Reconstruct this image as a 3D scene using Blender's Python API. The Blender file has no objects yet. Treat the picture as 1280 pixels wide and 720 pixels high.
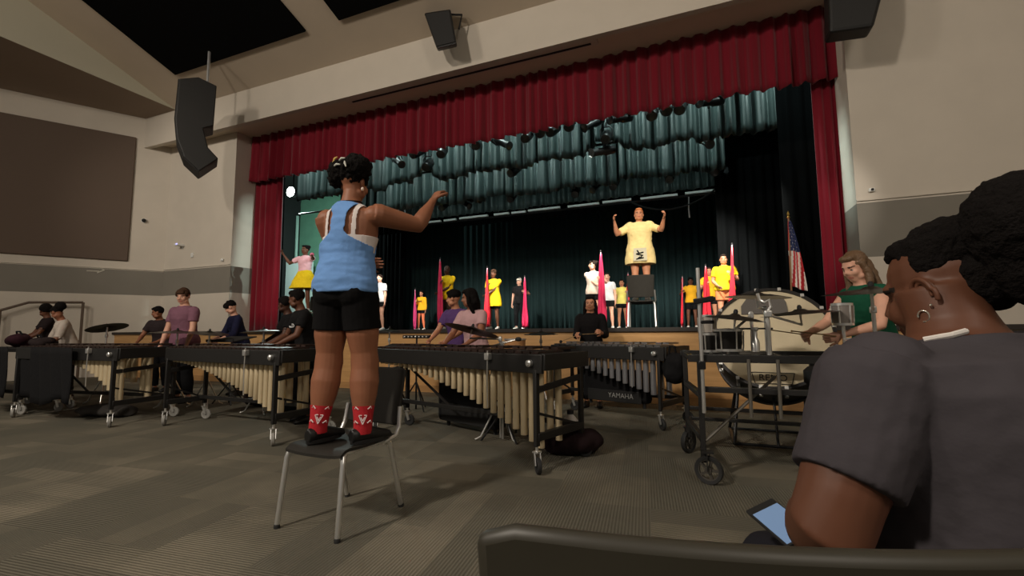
import bpy, bmesh, math, random
import numpy as np
from mathutils import Vector as V, Matrix, Euler, noise

random.seed(7)
scene = bpy.context.scene
COL = scene.collection
R = math.radians

# ------------------------------------------------------------------ camera
FL = 570.0                       # focal length in pixels of the 1280x720 frame
EYE = V((0, 0, 1.1))
YAW, PITCH, ROLL = R(22.07), R(5.32), R(-.43)
_f = V((-math.sin(YAW) * math.cos(PITCH), math.cos(YAW) * math.cos(PITCH), math.sin(PITCH)))
_r = V((math.cos(YAW), math.sin(YAW), 0))
_u = _r.cross(_f)
CR = _r * math.cos(ROLL) + _u * math.sin(ROLL)
CU = -_r * math.sin(ROLL) + _u * math.cos(ROLL)
CF = _f


def ray(px, py):
    return CR * ((px - 640) / FL) - CU * ((py - 360) / FL) + CF


def at(px, py, Y):               # the point on the plane y = Y seen at this pixel
    d = ray(px, py)
    return EYE + d * (Y / d.y)


def at_z(px, py, z):
    d = ray(px, py)
    return EYE + d * ((z - EYE.z) / d.z)


def at_x(px, py, X):
    d = ray(px, py)
    return EYE + d * (X / d.x)


def at_d(px, py, depth):
    return EYE + ray(px, py) * depth


def on_plane(px, py, q, n):
    d = ray(px, py)
    return EYE + d * ((q - EYE).dot(n) / d.dot(n))


cam_d = bpy.data.cameras.new('camera')
cam_d.sensor_width = 36
cam_d.lens = 36 * FL / 1280
cam_d.clip_start = .02
cam = bpy.data.objects.new('camera', cam_d)
COL.objects.link(cam)
m3 = Matrix((CR, CU, -CF)).transposed()
cam.matrix_world = Matrix.Translation(EYE) @ m3.to_4x4()
scene.camera = cam


# --------------------------------------------------------------- materials
MATS = {}


def mat(name, col, rough=.6, metal=0, spec=.5, noise_amt=0, noise_scale=8, bump=0, bump_scale=40, coat=0, sss=0, stretch=None, emit=None):
    if name in MATS:
        return MATS[name]
    m = bpy.data.materials.new(name)
    m.use_nodes = True
    nt = m.node_tree
    b = nt.nodes['Principled BSDF']
    b.inputs['Base Color'].default_value = (*col, 1)
    b.inputs['Roughness'].default_value = rough
    b.inputs['Metallic'].default_value = metal
    b.inputs['Specular IOR Level'].default_value = spec
    if coat:
        b.inputs['Coat Weight'].default_value = coat
    if sss:
        b.inputs['Subsurface Weight'].default_value = sss
        b.inputs['Subsurface Radius'].default_value = (.02, .008, .004)
    if emit:
        b.inputs['Emission Color'].default_value = (*col, 1)
        b.inputs['Emission Strength'].default_value = emit
    if noise_amt or bump:
        tc = nt.nodes.new('ShaderNodeTexCoord')
        mp = nt.nodes.new('ShaderNodeMapping')
        nt.links.new(tc.outputs['Object'], mp.inputs[0])
        if stretch:
            mp.inputs['Scale'].default_value = stretch
    if noise_amt:
        n = nt.nodes.new('ShaderNodeTexNoise')
        n.inputs['Scale'].default_value = noise_scale
        n.inputs['Detail'].default_value = 5
        nt.links.new(mp.outputs[0], n.inputs['Vector'])
        rp = nt.nodes.new('ShaderNodeValToRGB')
        rp.color_ramp.elements[0].position = .3
        rp.color_ramp.elements[1].position = .7
        rp.color_ramp.elements[0].color = (*[c * (1 - noise_amt) for c in col], 1)
        rp.color_ramp.elements[1].color = (*[min(1, c * (1 + noise_amt)) for c in col], 1)
        nt.links.new(n.outputs['Fac'], rp.inputs[0])
        nt.links.new(rp.outputs[0], b.inputs['Base Color'])
    if bump:
        n2 = nt.nodes.new('ShaderNodeTexNoise')
        n2.inputs['Scale'].default_value = bump_scale
        n2.inputs['Detail'].default_value = 4
        nt.links.new(mp.outputs[0], n2.inputs['Vector'])
        bp = nt.nodes.new('ShaderNodeBump')
        bp.inputs['Strength'].default_value = bump
        bp.inputs['Distance'].default_value = .02
        nt.links.new(n2.outputs['Fac'], bp.inputs['Height'])
        nt.links.new(bp.outputs[0], b.inputs['Normal'])
    MATS[name] = m
    return m


def srgb(r, g, b):
    def c(x):
        x /= 255
        return x / 12.92 if x < .04045 else ((x + .055) / 1.055) ** 2.4
    return (c(r), c(g), c(b))


def carpet_material():
    m = bpy.data.materials.new('carpet_tiles')
    m.use_nodes = True
    nt = m.node_tree
    N, L = nt.nodes.new, nt.links.new
    b = nt.nodes['Principled BSDF']
    b.inputs['Roughness'].default_value = .95
    b.inputs['Specular IOR Level'].default_value = .1
    tc = N('ShaderNodeTexCoord')
    mp = N('ShaderNodeMapping')
    mp.inputs['Rotation'].default_value = (0, 0, R(-6))
    L(tc.outputs['Object'], mp.inputs[0])

    def cells(scale):            # random value per tile of 1/scale metres
        vm = N('ShaderNodeVectorMath'); vm.operation = 'MULTIPLY'
        vm.inputs[1].default_value = scale
        L(mp.outputs[0], vm.inputs[0])
        fl = N('ShaderNodeVectorMath'); fl.operation = 'FLOOR'
        L(vm.outputs[0], fl.inputs[0])
        wn = N('ShaderNodeTexWhiteNoise'); wn.noise_dimensions = '2D'
        L(fl.outputs[0], wn.inputs['Vector'])
        return wn
    tile = cells((1.64, 1.64, 1))
    strip_a = cells((1.64 * 3, 1.64, 1))     # three strips across each tile
    strip_b = cells((1.64, 1.64 * 3, 1))
    gt = N('ShaderNodeMath'); gt.operation = 'GREATER_THAN'; gt.inputs[1].default_value = .5
    L(tile.outputs['Value'], gt.inputs[0])
    mx = N('ShaderNodeMix'); mx.data_type = 'FLOAT'
    L(gt.outputs[0], mx.inputs['Factor'])
    L(strip_a.outputs['Value'], mx.inputs['A'])
    L(strip_b.outputs['Value'], mx.inputs['B'])
    nz = N('ShaderNodeTexNoise'); nz.inputs['Scale'].default_value = 1.1; nz.inputs['Detail'].default_value = 3
    L(mp.outputs[0], nz.inputs['Vector'])
    ad = N('ShaderNodeMath'); ad.operation = 'MULTIPLY_ADD'
    ad.inputs[1].default_value = .30
    L(mx.outputs['Result'], ad.inputs[0])
    L(nz.outputs['Fac'], ad.inputs[2])
    fine = N('ShaderNodeTexNoise'); fine.inputs['Scale'].default_value = 160
    L(mp.outputs[0], fine.inputs['Vector'])
    ad2 = N('ShaderNodeMath'); ad2.operation = 'MULTIPLY_ADD'; ad2.inputs[1].default_value = .25
    L(fine.outputs['Fac'], ad2.inputs[0]); L(ad.outputs[0], ad2.inputs[2])
    # loop ridges that run along or across, tile by tile
    sep = N('ShaderNodeSeparateXYZ'); L(mp.outputs[0], sep.inputs[0])
    mxr = N('ShaderNodeMix'); mxr.data_type = 'FLOAT'
    L(gt.outputs[0], mxr.inputs['Factor']); L(sep.outputs[0], mxr.inputs['A']); L(sep.outputs[1], mxr.inputs['B'])
    ml = N('ShaderNodeMath'); ml.operation = 'MULTIPLY'; ml.inputs[1].default_value = 340
    L(mxr.outputs['Result'], ml.inputs[0])
    sn = N('ShaderNodeMath'); sn.operation = 'SINE'; L(ml.outputs[0], sn.inputs[0])
    rg = N('ShaderNodeMath'); rg.operation = 'MULTIPLY_ADD'; rg.inputs[1].default_value = .07
    L(sn.outputs[0], rg.inputs[0]); L(ad2.outputs[0], rg.inputs[2])
    rp = N('ShaderNodeValToRGB')
    e = rp.color_ramp.elements
    e[0].position = .45; e[0].color = (*srgb(95, 93, 83), 1)
    e[1].position = 1.25 if False else 1.0; e[1].color = (*srgb(130, 123, 108), 1)
    x = e.new(.72); x.color = (*srgb(102, 98, 87), 1)
    x = e.new(.90); x.color = (*srgb(113, 108, 95), 1)
    L(rg.outputs[0], rp.inputs[0])
    L(rp.outputs[0], b.inputs['Base Color'])
    bp = N('ShaderNodeBump'); bp.inputs['Strength'].default_value = .5; bp.inputs['Distance'].default_value = .004
    L(sn.outputs[0], bp.inputs['Height']); L(bp.outputs[0], b.inputs['Normal'])
    return m


def wood_material(name, c0, c1, along='x', scale=1.0):
    m = bpy.data.materials.new(name)
    m.use_nodes = True
    nt = m.node_tree
    N, L = nt.nodes.new, nt.links.new
    b = nt.nodes['Principled BSDF']
    b.inputs['Roughness'].default_value = .45
    tc = N('ShaderNodeTexCoord'); mp = N('ShaderNodeMapping')
    mp.inputs['Scale'].default_value = (.6 * scale, 8 * scale, 8 * scale) if along == 'x' else (8 * scale, 8 * scale, .6 * scale)
    L(tc.outputs['Object'], mp.inputs[0])
    n = N('ShaderNodeTexNoise'); n.inputs['Scale'].default_value = 2.5; n.inputs['Detail'].default_value = 6
    n.inputs['Distortion'].default_value = .6
    L(mp.outputs[0], n.inputs['Vector'])
    rp = N('ShaderNodeValToRGB')
    rp.color_ramp.elements[0].position = .3; rp.color_ramp.elements[0].color = (*c0, 1)
    rp.color_ramp.elements[1].position = .7; rp.color_ramp.elements[1].color = (*c1, 1)
    L(n.outputs['Fac'], rp.inputs[0]); L(rp.outputs[0], b.inputs['Base Color'])
    return m


# ------------------------------------------------------------ mesh builder
class MB:
    def __init__(self):
        self.v, self.f, self.m = [], [], []

    def face(self, idx, slot=0):
        self.f.append(tuple(idx)); self.m.append(slot)

    def box(self, c, s, rot=None, slot=0):
        b = len(self.v)
        M = rot.to_matrix() if isinstance(rot, Euler) else (rot if rot is not None else Matrix.Identity(3))
        for x in (-.5, .5):
            for y in (-.5, .5):
                for z in (-.5, .5):
                    self.v.append(V(c) + M @ V((x * s[0], y * s[1], z * s[2])))
        for q in ((0, 1, 3, 2), (4, 6, 7, 5), (0, 4, 5, 1), (2, 3, 7, 6), (0, 2, 6, 4), (1, 5, 7, 3)):
            self.face([b + i for i in q], slot)
        return self

    def bar(self, p, q, w, h, up=V((0, 0, 1)), slot=0):   # rectangular bar between two points
        p, q = V(p), V(q)
        d = (q - p)
        L_ = d.length
        d = d / L_
        side = d.cross(up)
        if side.length < 1e-4:
            side = d.cross(V((0, 1, 0)))
        side.normalize()
        u = side.cross(d)
        M = Matrix((side, d, u)).transposed()
        return self.box((p + q) / 2, (w, L_, h), M, slot)

    def loft(self, secs, n=16, slot=0, cap=True):         # secs: (centre, side, front, rx, ry)
        b = len(self.v)
        for c, s, f, rx, ry in secs:
            for k in range(n):
                a = 2 * math.pi * k / n
                self.v.append(V(c) + V(s) * (rx * math.cos(a)) + V(f) * (ry * math.sin(a)))
        for i in range(len(secs) - 1):
            for k in range(n):
                k2 = (k + 1) % n
                self.face((b + i * n + k, b + i * n + k2, b + (i + 1) * n + k2, b + (i + 1) * n + k), slot)
        if cap:
            self.face([b + k for k in range(n)][::-1], slot)
            self.face([b + (len(secs) - 1) * n + k for k in range(n)], slot)
        return self

    def tube(self, pts, r, n=10, slot=0, cap=True):
        pts = [V(p) for p in pts]
        rs = r if isinstance(r, (list, tuple)) else [r] * len(pts)
        secs, s_prev = [], None
        for i, p in enumerate(pts):
            d = (pts[min(i + 1, len(pts) - 1)] - pts[max(i - 1, 0)])
            d = d.normalized() if d.length > 1e-9 else V((0, 0, 1))
            if s_prev is None:
                ref = V((0, 0, 1)) if abs(d.z) < .9 else V((1, 0, 0))
                s = d.cross(ref).normalized()
            else:
                s = (s_prev - d * s_prev.dot(d)).normalized()
            s_prev = s
            secs.append((p, s, d.cross(s), rs[i], rs[i]))
        return self.loft(secs, n, slot, cap)

    def ell(self, c, r, M=None, n=16, m=10, slot=0):      # ellipsoid
        M = M if M is not None else Matrix.Identity(3)
        b = len(self.v)
        self.v.append(V(c) + M @ V((0, 0, r[2])))
        for i in range(1, m):
            t = math.pi * i / m
            for k in range(n):
                a = 2 * math.pi * k / n
                self.v.append(V(c) + M @ V((r[0] * math.sin(t) * math.cos(a), r[1] * math.sin(t) * math.sin(a), r[2] * math.cos(t))))
        self.v.append(V(c) + M @ V((0, 0, -r[2])))
        e = len(self.v) - 1
        for k in range(n):
            self.face((b, b + 1 + k, b + 1 + (k + 1) % n), slot)
            self.face((e, e - n + (k + 1) % n, e - n + k), slot)
        for i in range(m - 2):
            for k in range(n):
                k2 = (k + 1) % n
                self.face((b + 1 + i * n + k, b + 1 + (i + 1) * n + k, b + 1 + (i + 1) * n + k2, b + 1 + i * n + k2), slot)
        return self

    def lathe(self, prof, c=(0, 0, 0), M=None, n=28, slot=0, closed=False):
        """profile of (radius, height) turned about the local z axis"""
        M = M if M is not None else Matrix.Identity(3)
        b = len(self.v)
        for r, h in prof:
            for k in range(n):
                a = 2 * math.pi * k / n
                self.v.append(V(c) + M @ V((r * math.cos(a), r * math.sin(a), h)))
        k_ = len(prof)
        rng = range(k_) if closed else range(k_ - 1)
        for i in rng:
            j = (i + 1) % k_
            for k in range(n):
                k2 = (k + 1) % n
                self.face((b + i * n + k, b + i * n + k2, b + j * n + k2, b + j * n + k), slot)
        if not closed:
            self.face([b + k for k in range(n)][::-1], slot)
            self.face([b + (k_ - 1) * n + k for k in range(n)], slot)
        return self

    def prism(self, poly, ext, slot=0):                   # planar polygon pushed along a vector
        b = len(self.v)
        poly = [V(p) for p in poly]
        ext = V(ext)
        n = len(poly)
        self.v += poly + [p + ext for p in poly]
        self.face(list(range(b, b + n)), slot)
        self.face([b + n + k for k in range(n)][::-1], slot)
        for k in range(n):
            k2 = (k + 1) % n
            self.face((b + k, b + n + k, b + n + k2, b + k2), slot)
        return self

    def mesh(self, name, mats):
        me = bpy.data.meshes.new(name)
        me.from_pydata([tuple(p) for p in self.v], [], self.f)
        for mm in (mats if isinstance(mats, (list, tuple)) else [mats]):
            me.materials.append(mm)
        me.polygons.foreach_set('material_index', self.m)
        bm = bmesh.new(); bm.from_mesh(me)
        bmesh.ops.recalc_face_normals(bm, faces=bm.faces)
        bm.to_mesh(me); bm.free()
        return me

    def build(self, name, mats, parent=None, smooth=True, bevel=0, angle=35):
        me = self.mesh(name, mats)
        if smooth:
            smooth_by_angle(me, angle)
        o = bpy.data.objects.new(name, me)
        COL.objects.link(o)
        if parent:
            o.parent = parent
        if bevel:
            md = o.modifiers.new('bevel', 'BEVEL')
            md.width = bevel; md.segments = 2; md.limit_method = 'ANGLE'; md.angle_limit = R(40)
        return o


def smooth_by_angle(me, angle):
    me.polygons.foreach_set('use_smooth', [True] * len(me.polygons))
    bm = bmesh.new(); bm.from_mesh(me)
    for e in bm.edges:
        if len(e.link_faces) == 2 and e.calc_face_angle(0) > R(angle):
            e.smooth = False
    bm.to_mesh(me); bm.free()


def remesh(mb, voxel, iters=4, factor=.5):
    """union of overlapping closed shapes as one continuous surface"""
    me = mb.mesh('tmp', [])
    o = bpy.data.objects.new('tmp', me)
    COL.objects.link(o)
    md = o.modifiers.new('r', 'REMESH'); md.mode = 'VOXEL'; md.voxel_size = voxel
    if iters:
        s = o.modifiers.new('s', 'SMOOTH'); s.factor = factor; s.iterations = iters
    dg = bpy.context.evaluated_depsgraph_get()
    out = bpy.data.meshes.new_from_object(o.evaluated_get(dg))
    bpy.data.objects.remove(o); bpy.data.meshes.remove(me)
    return out


def mesh_arrays(me):
    n = len(me.vertices)
    co = np.empty(n * 3); me.vertices.foreach_get('co', co)
    no = np.empty(n * 3); me.vertices.foreach_get('normal', no)
    return co.reshape(-1, 3), no.reshape(-1, 3)


def thing(name, label, cat, loc=(0, 0, 0), rz=0, group=None):
    o = bpy.data.objects.new(name, None)
    COL.objects.link(o)
    o.location = loc
    o.rotation_euler = (0, 0, rz)
    o.empty_display_size = .1
    return tag(o, label, cat, group)


def tag(o, label, cat, group=None):
    o['label'] = label
    o['category'] = cat
    if group:
        o['group'] = group
    return o


def struct(o):
    o['kind'] = 'structure'
    return o


def copy_tree(root, loc, rz=None, label=None):
    r = root.copy(); COL.objects.link(r)
    r.location = loc
    if rz is not None:
        r.rotation_euler = (0, 0, rz)
    if label:
        r['label'] = label
    for ch in list(root.children):
        c = ch.copy(); COL.objects.link(c); c.parent = r
        for g in list(ch.children):
            d = g.copy(); COL.objects.link(d); d.parent = c
    return r


def text_obj(txt, name, size, material, parent, M, extrude=.001):
    cu = bpy.data.curves.new('t', 'FONT')
    cu.body = txt; cu.size = size; cu.align_x = 'CENTER'; cu.align_y = 'CENTER'; cu.extrude = extrude
    o = bpy.data.objects.new('t', cu); COL.objects.link(o)
    dg = bpy.context.evaluated_depsgraph_get()
    me = bpy.data.meshes.new_from_object(o.evaluated_get(dg))
    bpy.data.objects.remove(o)
    me.materials.clear(); me.materials.append(material)
    me.transform(M)
    t = bpy.data.objects.new(name, me); COL.objects.link(t)
    if parent:
        t.parent = parent
    return t


black_metal = mat('black_metal', (.012, .012, .013), .4, .3)
black_matte = mat('black_matte', (.012, .012, .012), .75)
chrome = mat('chrome', (.82, .82, .80), .32, .85)
brass_dark = mat('dark_bronze', (.055, .048, .035), .38, .75, noise_amt=.25, noise_scale=6)
rubber = mat('rubber', (.02, .02, .02), .7)
black_cloth = mat('black_cloth', (.010, .010, .011), .9, spec=.2, bump=.3, bump_scale=25)
white_plastic = mat('white_plastic', (.75, .75, .72), .4)
# ================================================================ the room
SL = .335                        # the sloped ceiling falls towards the stage
STAGE_Z, LIP_Y = 1.13, 7.2
CEIL_Z, FAS_Y, SOF_Z = 7.04, 7.48, 6.35
WALL_Y, CURT_Y = 8.0, 8.42
JL, JR = -11.0, 2.24
wall_paint = mat('wall_paint', srgb(205, 196, 182), .85, noise_amt=.03, noise_scale=2, bump=.05, bump_scale=90)
band_paint = mat('band_paint', srgb(128, 123, 113), .85, noise_amt=.03, noise_scale=2)
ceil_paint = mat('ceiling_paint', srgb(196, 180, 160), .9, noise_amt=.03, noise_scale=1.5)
soffit_paint = mat('soffit_paint', srgb(214, 200, 180), .9, noise_amt=.03, noise_scale=1.5)
panel_fab = mat('panel_fabric', srgb(104, 90, 80), .95, spec=.1, bump=.2, bump_scale=150)

struct(MB().box((-4, 1, -.05), (34, 22, .1)).build('floor', carpet_material()))
# the left wall runs askew, from the stage corner back past the seats
WA, WB = V((-13.66, 8, 0)), V((-18.4, .33, 0))
wd = (WB - WA).normalized()
wn = V((-wd.y, wd.x, 0))
if wn.x < 0:
    wn = -wn                     # towards the room
wl = MB()
L_w = (WB - WA).length
for z0, z1, sl in ((0, 2.12, 0), (2.12, 2.78, 1), (2.78, 8.6, 0)):
    c = (WA + WB) / 2 - wn * .1
    wl.bar(WA - wn * .1 + V((0, 0, (z0 + z1) / 2)), WB - wn * .1 + V((0, 0, (z0 + z1) / 2)), .2, z1 - z0, slot=sl)
wl_o = struct(wl.build('wall_left', [wall_paint, band_paint]))
t = MB().bar(WA + wn * .012 + V((0, 0, 2.815)), WB + wn * .012 + V((0, 0, 2.815)), .024, .03)
struct(t.build('trim_1', wall_paint))
# the stage wall: a narrow pier on the left, a wide one on the right
wf = MB()
for z0, z1, sl in ((0, 2.12, 0), (2.12, 2.80, 1), (2.80, 6.6, 0)):
    wf.box(((-14.2 + JL) / 2, WALL_Y + .3, (z0 + z1) / 2), (JL + 14.2, .6, z1 - z0), slot=sl)
struct(wf.build('wall_stage_left', [wall_paint, band_paint]))
wf = MB()
for z0, z1, sl in ((0, 2.12, 0), (2.12, 2.92, 1), (2.92, 6.6, 0)):
    wf.box(((9 + JR) / 2, WALL_Y + .3, (z0 + z1) / 2), (9 - JR, .6, z1 - z0), slot=sl)
struct(wf.build('wall_stage_right', [wall_paint, band_paint]))
struct(MB().box(((-13.66 + JL) / 2, WALL_Y - .012, 2.845), (JL + 13.64, .024, .03)).build('trim_2', wall_paint))
struct(MB().box(((9 + JR) / 2, WALL_Y - .012, 2.965), (9 - JR, .024, .03)).build('trim_3', wall_paint))
struct(MB().box((9.1, 2, 4), (.2, 13, 8)).build('wall_right', wall_paint))
# header over the stage: fascia and soffit in one drop beam
struct(MB().box((-2.6, FAS_Y + .06, (SOF_Z + CEIL_Z) / 2), (23.4, .12, CEIL_Z - SOF_Z + .3)).build('wall_fascia', wall_paint))
so = MB().box((-2.6, (FAS_Y + CURT_Y + .3) / 2 + .06, SOF_Z + .06), (23.4, CURT_Y + .3 - FAS_Y - .12, .12))
struct(so.build('ceiling_soffit', soffit_paint))
# ceilings
SX = -12.7
cl = MB()
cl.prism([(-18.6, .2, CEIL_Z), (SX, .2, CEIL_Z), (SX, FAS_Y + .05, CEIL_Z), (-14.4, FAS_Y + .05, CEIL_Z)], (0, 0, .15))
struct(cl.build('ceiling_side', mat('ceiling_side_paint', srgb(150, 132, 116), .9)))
zb = CEIL_Z + SL * (FAS_Y - .2)
tr = MB().prism([(SX + .02, FAS_Y, CEIL_Z - .004), (SX + .02, .2, CEIL_Z - .004), (SX + .02, .2, zb)], (-.015, 0, 0))
struct(tr.build('wall_gable', mat('gable_paint', srgb(188, 184, 165), .9)))


def slope_z(y):
    return CEIL_Z + SL * (FAS_Y - y)


cs = MB().prism([(SX, FAS_Y + .05, slope_z(FAS_Y + .05)), (9.2, FAS_Y + .05, slope_z(FAS_Y + .05)), (9.2, .2, zb), (SX, .2, zb)], (0, 0, .15))
struct(cs.build('ceiling', ceil_paint))


def slope_pt(px, py):
    n = V((0, SL, 1)).normalized()
    return on_plane(px, py, V((0, FAS_Y, CEIL_Z)), n)


# two black acoustic panels on the slope
black_panel = mat('black_panel', (.004, .004, .004), .95, spec=.05)
up_n = V((0, -SL, -1)).normalized() * .05
xa, ya = slope_pt(220, 92).x, slope_pt(220, 92).y
xb = slope_pt(382, 37).x
for lab, x0, x1 in (('large black acoustic panel on the sloped ceiling above the curved speaker', xa, xb),
                    ('black acoustic ceiling panel cut off by the top edge, right of the larger one', slope_pt(424, 23).x, slope_pt(424, 23).x + 4.1)):
    pts = [V((x0, ya, slope_z(ya))), V((x1, ya, slope_z(ya))), V((x1, ya - 4.4, slope_z(ya - 4.4))), V((x0, ya - 4.4, slope_z(ya - 4.4)))]
    o = MB().prism(pts, up_n).build('acoustic_panel', black_panel, smooth=False)
    tag(o, lab, 'ceiling panel', 'black ceiling panels')
# fabric panel on the left wall
p0, p1 = WA + wd * .78, WA + wd * 6.5
fp = MB().bar(p0 + wn * .03 + V((0, 0, 4.73)), p1 + wn * .03 + V((0, 0, 4.73)), .06, 3.42)
tag(fp.build('wall_panel', panel_fab, bevel=.02), 'large brown fabric acoustic panel on the left wall above the grey band', 'wall panel')
# slot in the soffit
vt = thing('slot_diffuser', 'long narrow air slot in the soffit above the red valance', 'air vent', (-4.35, 7.86, SOF_Z))
MB().box((0, 0, -.008), (5.75, .2, .03)).build('frame', wall_paint, vt)
MB().box((0, .03, -.026), (5.5, .05, .012)).build('slot', black_matte, vt)

# ================================================================ stage
stage_wood = wood_material('stage_front_wood', srgb(196, 150, 96), srgb(216, 170, 114))
struct(MB().box((-6.2, LIP_Y + .06, STAGE_Z / 2 - .03), (18.3, .12, STAGE_Z - .06)).build('stage_front', stage_wood))
struct(MB().box((-6.2, LIP_Y + .02, STAGE_Z - .075), (18.3, .06, .03)).build('trim_4', stage_wood))
struct(MB().box((-6.2, LIP_Y - .01, .06), (18.3, .02, .12)).build('baseboard_stage', wood_material('stage_base_wood', srgb(176, 132, 86), srgb(190, 148, 96))))
struct(MB().box((-6.2, LIP_Y + 6.0, STAGE_Z - .03), (28, 12.1, .06)).build('stage_floor', mat('stage_floor', srgb(40, 34, 30), .5, noise_amt=.2, noise_scale=5)))
stage_dark = mat('stage_dark_wall', srgb(22, 26, 25), .9)
struct(MB().box((-6, 19.1, 4), (30, .2, 8)).build('wall_stage_back', stage_dark))
struct(MB().box((6.0, 13.8, 4), (.2, 10.6, 8)).build('wall_stage_side', stage_dark))
struct(MB().box((-6, 13.7, 8.2), (30, 10.35, .2)).build('ceiling_stage', stage_dark))
# stage-left wall in green, seen between the black leg and the borders
green_wall = mat('green_wall', srgb(84, 128, 106), .8, noise_amt=.08, noise_scale=3)
struct(MB().box((-13.6, 16.6, 4.6), (9.0, .2, 7)).build('wall_stage_green', green_wall))
struct(MB().box((-18.0, 13.8, 4), (.2, 10.6, 8)).build('wall_stage_wing', stage_dark))


def cloth_mesh(x0, x1, Y, z0, z1, pitch, amp, seed, bottom=0, lifts=(), nz=10, step=.035, gather=.5, loose=.45):
    rnd = random.Random(seed)
    n = max(4, int((x1 - x0) / step))
    xs = [x0 + (x1 - x0) * i / n for i in range(n + 1)]
    ph, blocks, p = [], [], 0
    edge, off, offs = x0, 0, []
    for x in xs:
        ph.append(p)
        loc = pitch * (1 + loose * noise.noise(V((x * .9, seed * 3.1, 0))))
        p += 2 * math.pi * step / max(.05, loc)
        if x >= edge:
            edge = x + rnd.uniform(.25, .6)
            off = rnd.uniform(-1, 1) * bottom
        offs.append(off)
    mb = MB()
    for j in range(nz + 1):
        t = j / nz
        for i, x in enumerate(xs):
            a = amp * (gather + (1 - gather) * t) * (1 + .4 * noise.noise(V((x * 2.1, t * 1.2, seed))))
            zb_ = z0 + offs[i] + .25 * bottom * math.sin(ph[i])
            for lx, lw, lh in lifts:
                zb_ += lh * math.exp(-((x - lx) / lw) ** 2)
            y = Y + a * math.sin(ph[i] + .35 * noise.noise(V((x, t * 2, seed + 5)))) + .35 * a * math.sin(2.3 * ph[i] + 1)
            mb.v.append(V((x, y, z1 + (zb_ - z1) * t)))
    w = n + 1
    for j in range(nz):
        for i in range(n):
            mb.face((j * w + i, j * w + i + 1, (j + 1) * w + i + 1, (j + 1) * w + i))
    return mb


def curtain(name, label, cat, material, *a, group=None, **k):
    o = cloth_mesh(*a, **k).build(name, material, angle=180)
    md = o.modifiers.new('thick', 'SOLIDIFY'); md.thickness = .012; md.offset = 0
    return tag(o, label, cat, group)


red_velvet = mat('red_velvet', srgb(116, 8, 29), .8, spec=.2)
red_velvet.node_tree.nodes['Principled BSDF'].inputs['Sheen Weight'].default_value = .25
teal_velvet = mat('teal_velvet', srgb(70, 86, 85), .45, spec=.6)
back_velvet = mat('back_velvet', srgb(34, 52, 53), .9, spec=.15)
leg_velvet = mat('leg_velvet', srgb(9, 11, 12), .95, spec=.08)
curtain('valance', 'deep red gathered valance across the top of the stage opening', 'curtain', red_velvet,
        JL - .1, JR + .05, CURT_Y, 5.1, SOF_Z + .05, .27, .075, 1, bottom=.02, step=.025)
curtain('side_curtain', 'red velvet curtain hanging at the left side of the stage opening', 'curtain', red_velvet,
        JL - .1, -10.05, CURT_Y + .22, STAGE_Z + .02, SOF_Z - .02, .17, .06, 2, group='red side curtains')
curtain('side_curtain', 'red velvet curtain hanging at the right side beside the flag', 'curtain', red_velvet,
        1.92, JR + .05, CURT_Y + .22, STAGE_Z + .02, SOF_Z - .02, .13, .06, 3, group='red side curtains')
bY = (9.9, 11.7, 13.5)
bz = (1.1 + .392 * bY[0], 1.1 + .325 * bY[1], 1.1 + .283 * bY[2])


def bx(px, Y):
    return at(px, 300, Y).x


lifts = ((at(533, 215, bY[0]).x, .28, .42), (at(757, 185, bY[0]).x, .35, .45))
curtain('border_curtain', 'front row of grey green gathered border curtain just below the valance', 'curtain', teal_velvet,
        bx(368, bY[0]), bx(980, bY[0]), bY[0], bz[0], 7.0, .27, .12, 11, bottom=.075, step=.02, loose=.75, lifts=lifts, group='border curtains')
curtain('border_curtain', 'middle row of grey green border curtain between the front and rear rows', 'curtain', teal_velvet,
        bx(425, bY[1]), bx(912, bY[1]), bY[1], bz[1], 7.2, .29, .12, 12, bottom=.06, step=.02, loose=.75, group='border curtains')
curtain('border_curtain', 'rear row of green border curtain above the white edged batten', 'curtain', teal_velvet,
        bx(425, bY[2]), bx(912, bY[2]), bY[2], bz[2] + .1, 7.4, .26, .09, 13, bottom=.03, step=.025, group='border curtains')
curtain('border_curtain', 'black border curtain behind the white edged batten', 'curtain', leg_velvet,
        bx(440, 14.0), bx(912, 14.0), 14.0, 1.1 + .262 * 14.0, 7.4, .25, .05, 14, group='border curtains')
curtain('back_curtain', 'dark green curtain across the back of the stage behind the performers', 'curtain', back_velvet,
        bx(468, 16.4), 3.2, 16.4, STAGE_Z + .02, 7.6, .24, .07, 15, nz=6)
curtain('leg_curtain', 'black leg curtain beside the left red curtain', 'curtain', leg_velvet,
        -13.0, bx(352, 9.3), 9.3, STAGE_Z + .02, 6.9, .2, .07, 16, group='black leg curtains')
curtain('leg_curtain', 'black leg curtain just left of the right red curtain, behind the flag', 'curtain', leg_velvet,
        bx(981, 10.25), 4.5, 10.25, STAGE_Z + .02, 6.9, .2, .07, 17, group='black leg curtains')
curtain('leg_curtain', 'black leg curtain farther back right of the middle border', 'curtain', leg_velvet,
        bx(897, 12.4), 5.0, 12.4, STAGE_Z + .02, 5.35, .2, .07, 18, group='black leg curtains')
curtain('leg_curtain', 'black leg curtain deep on the stage left of the dark green back curtain', 'curtain', leg_velvet,
        bx(424, 15.2), bx(505, 15.2), 15.2, STAGE_Z + .02, 7.2, .2, .07, 19, group='black leg curtains')

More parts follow.
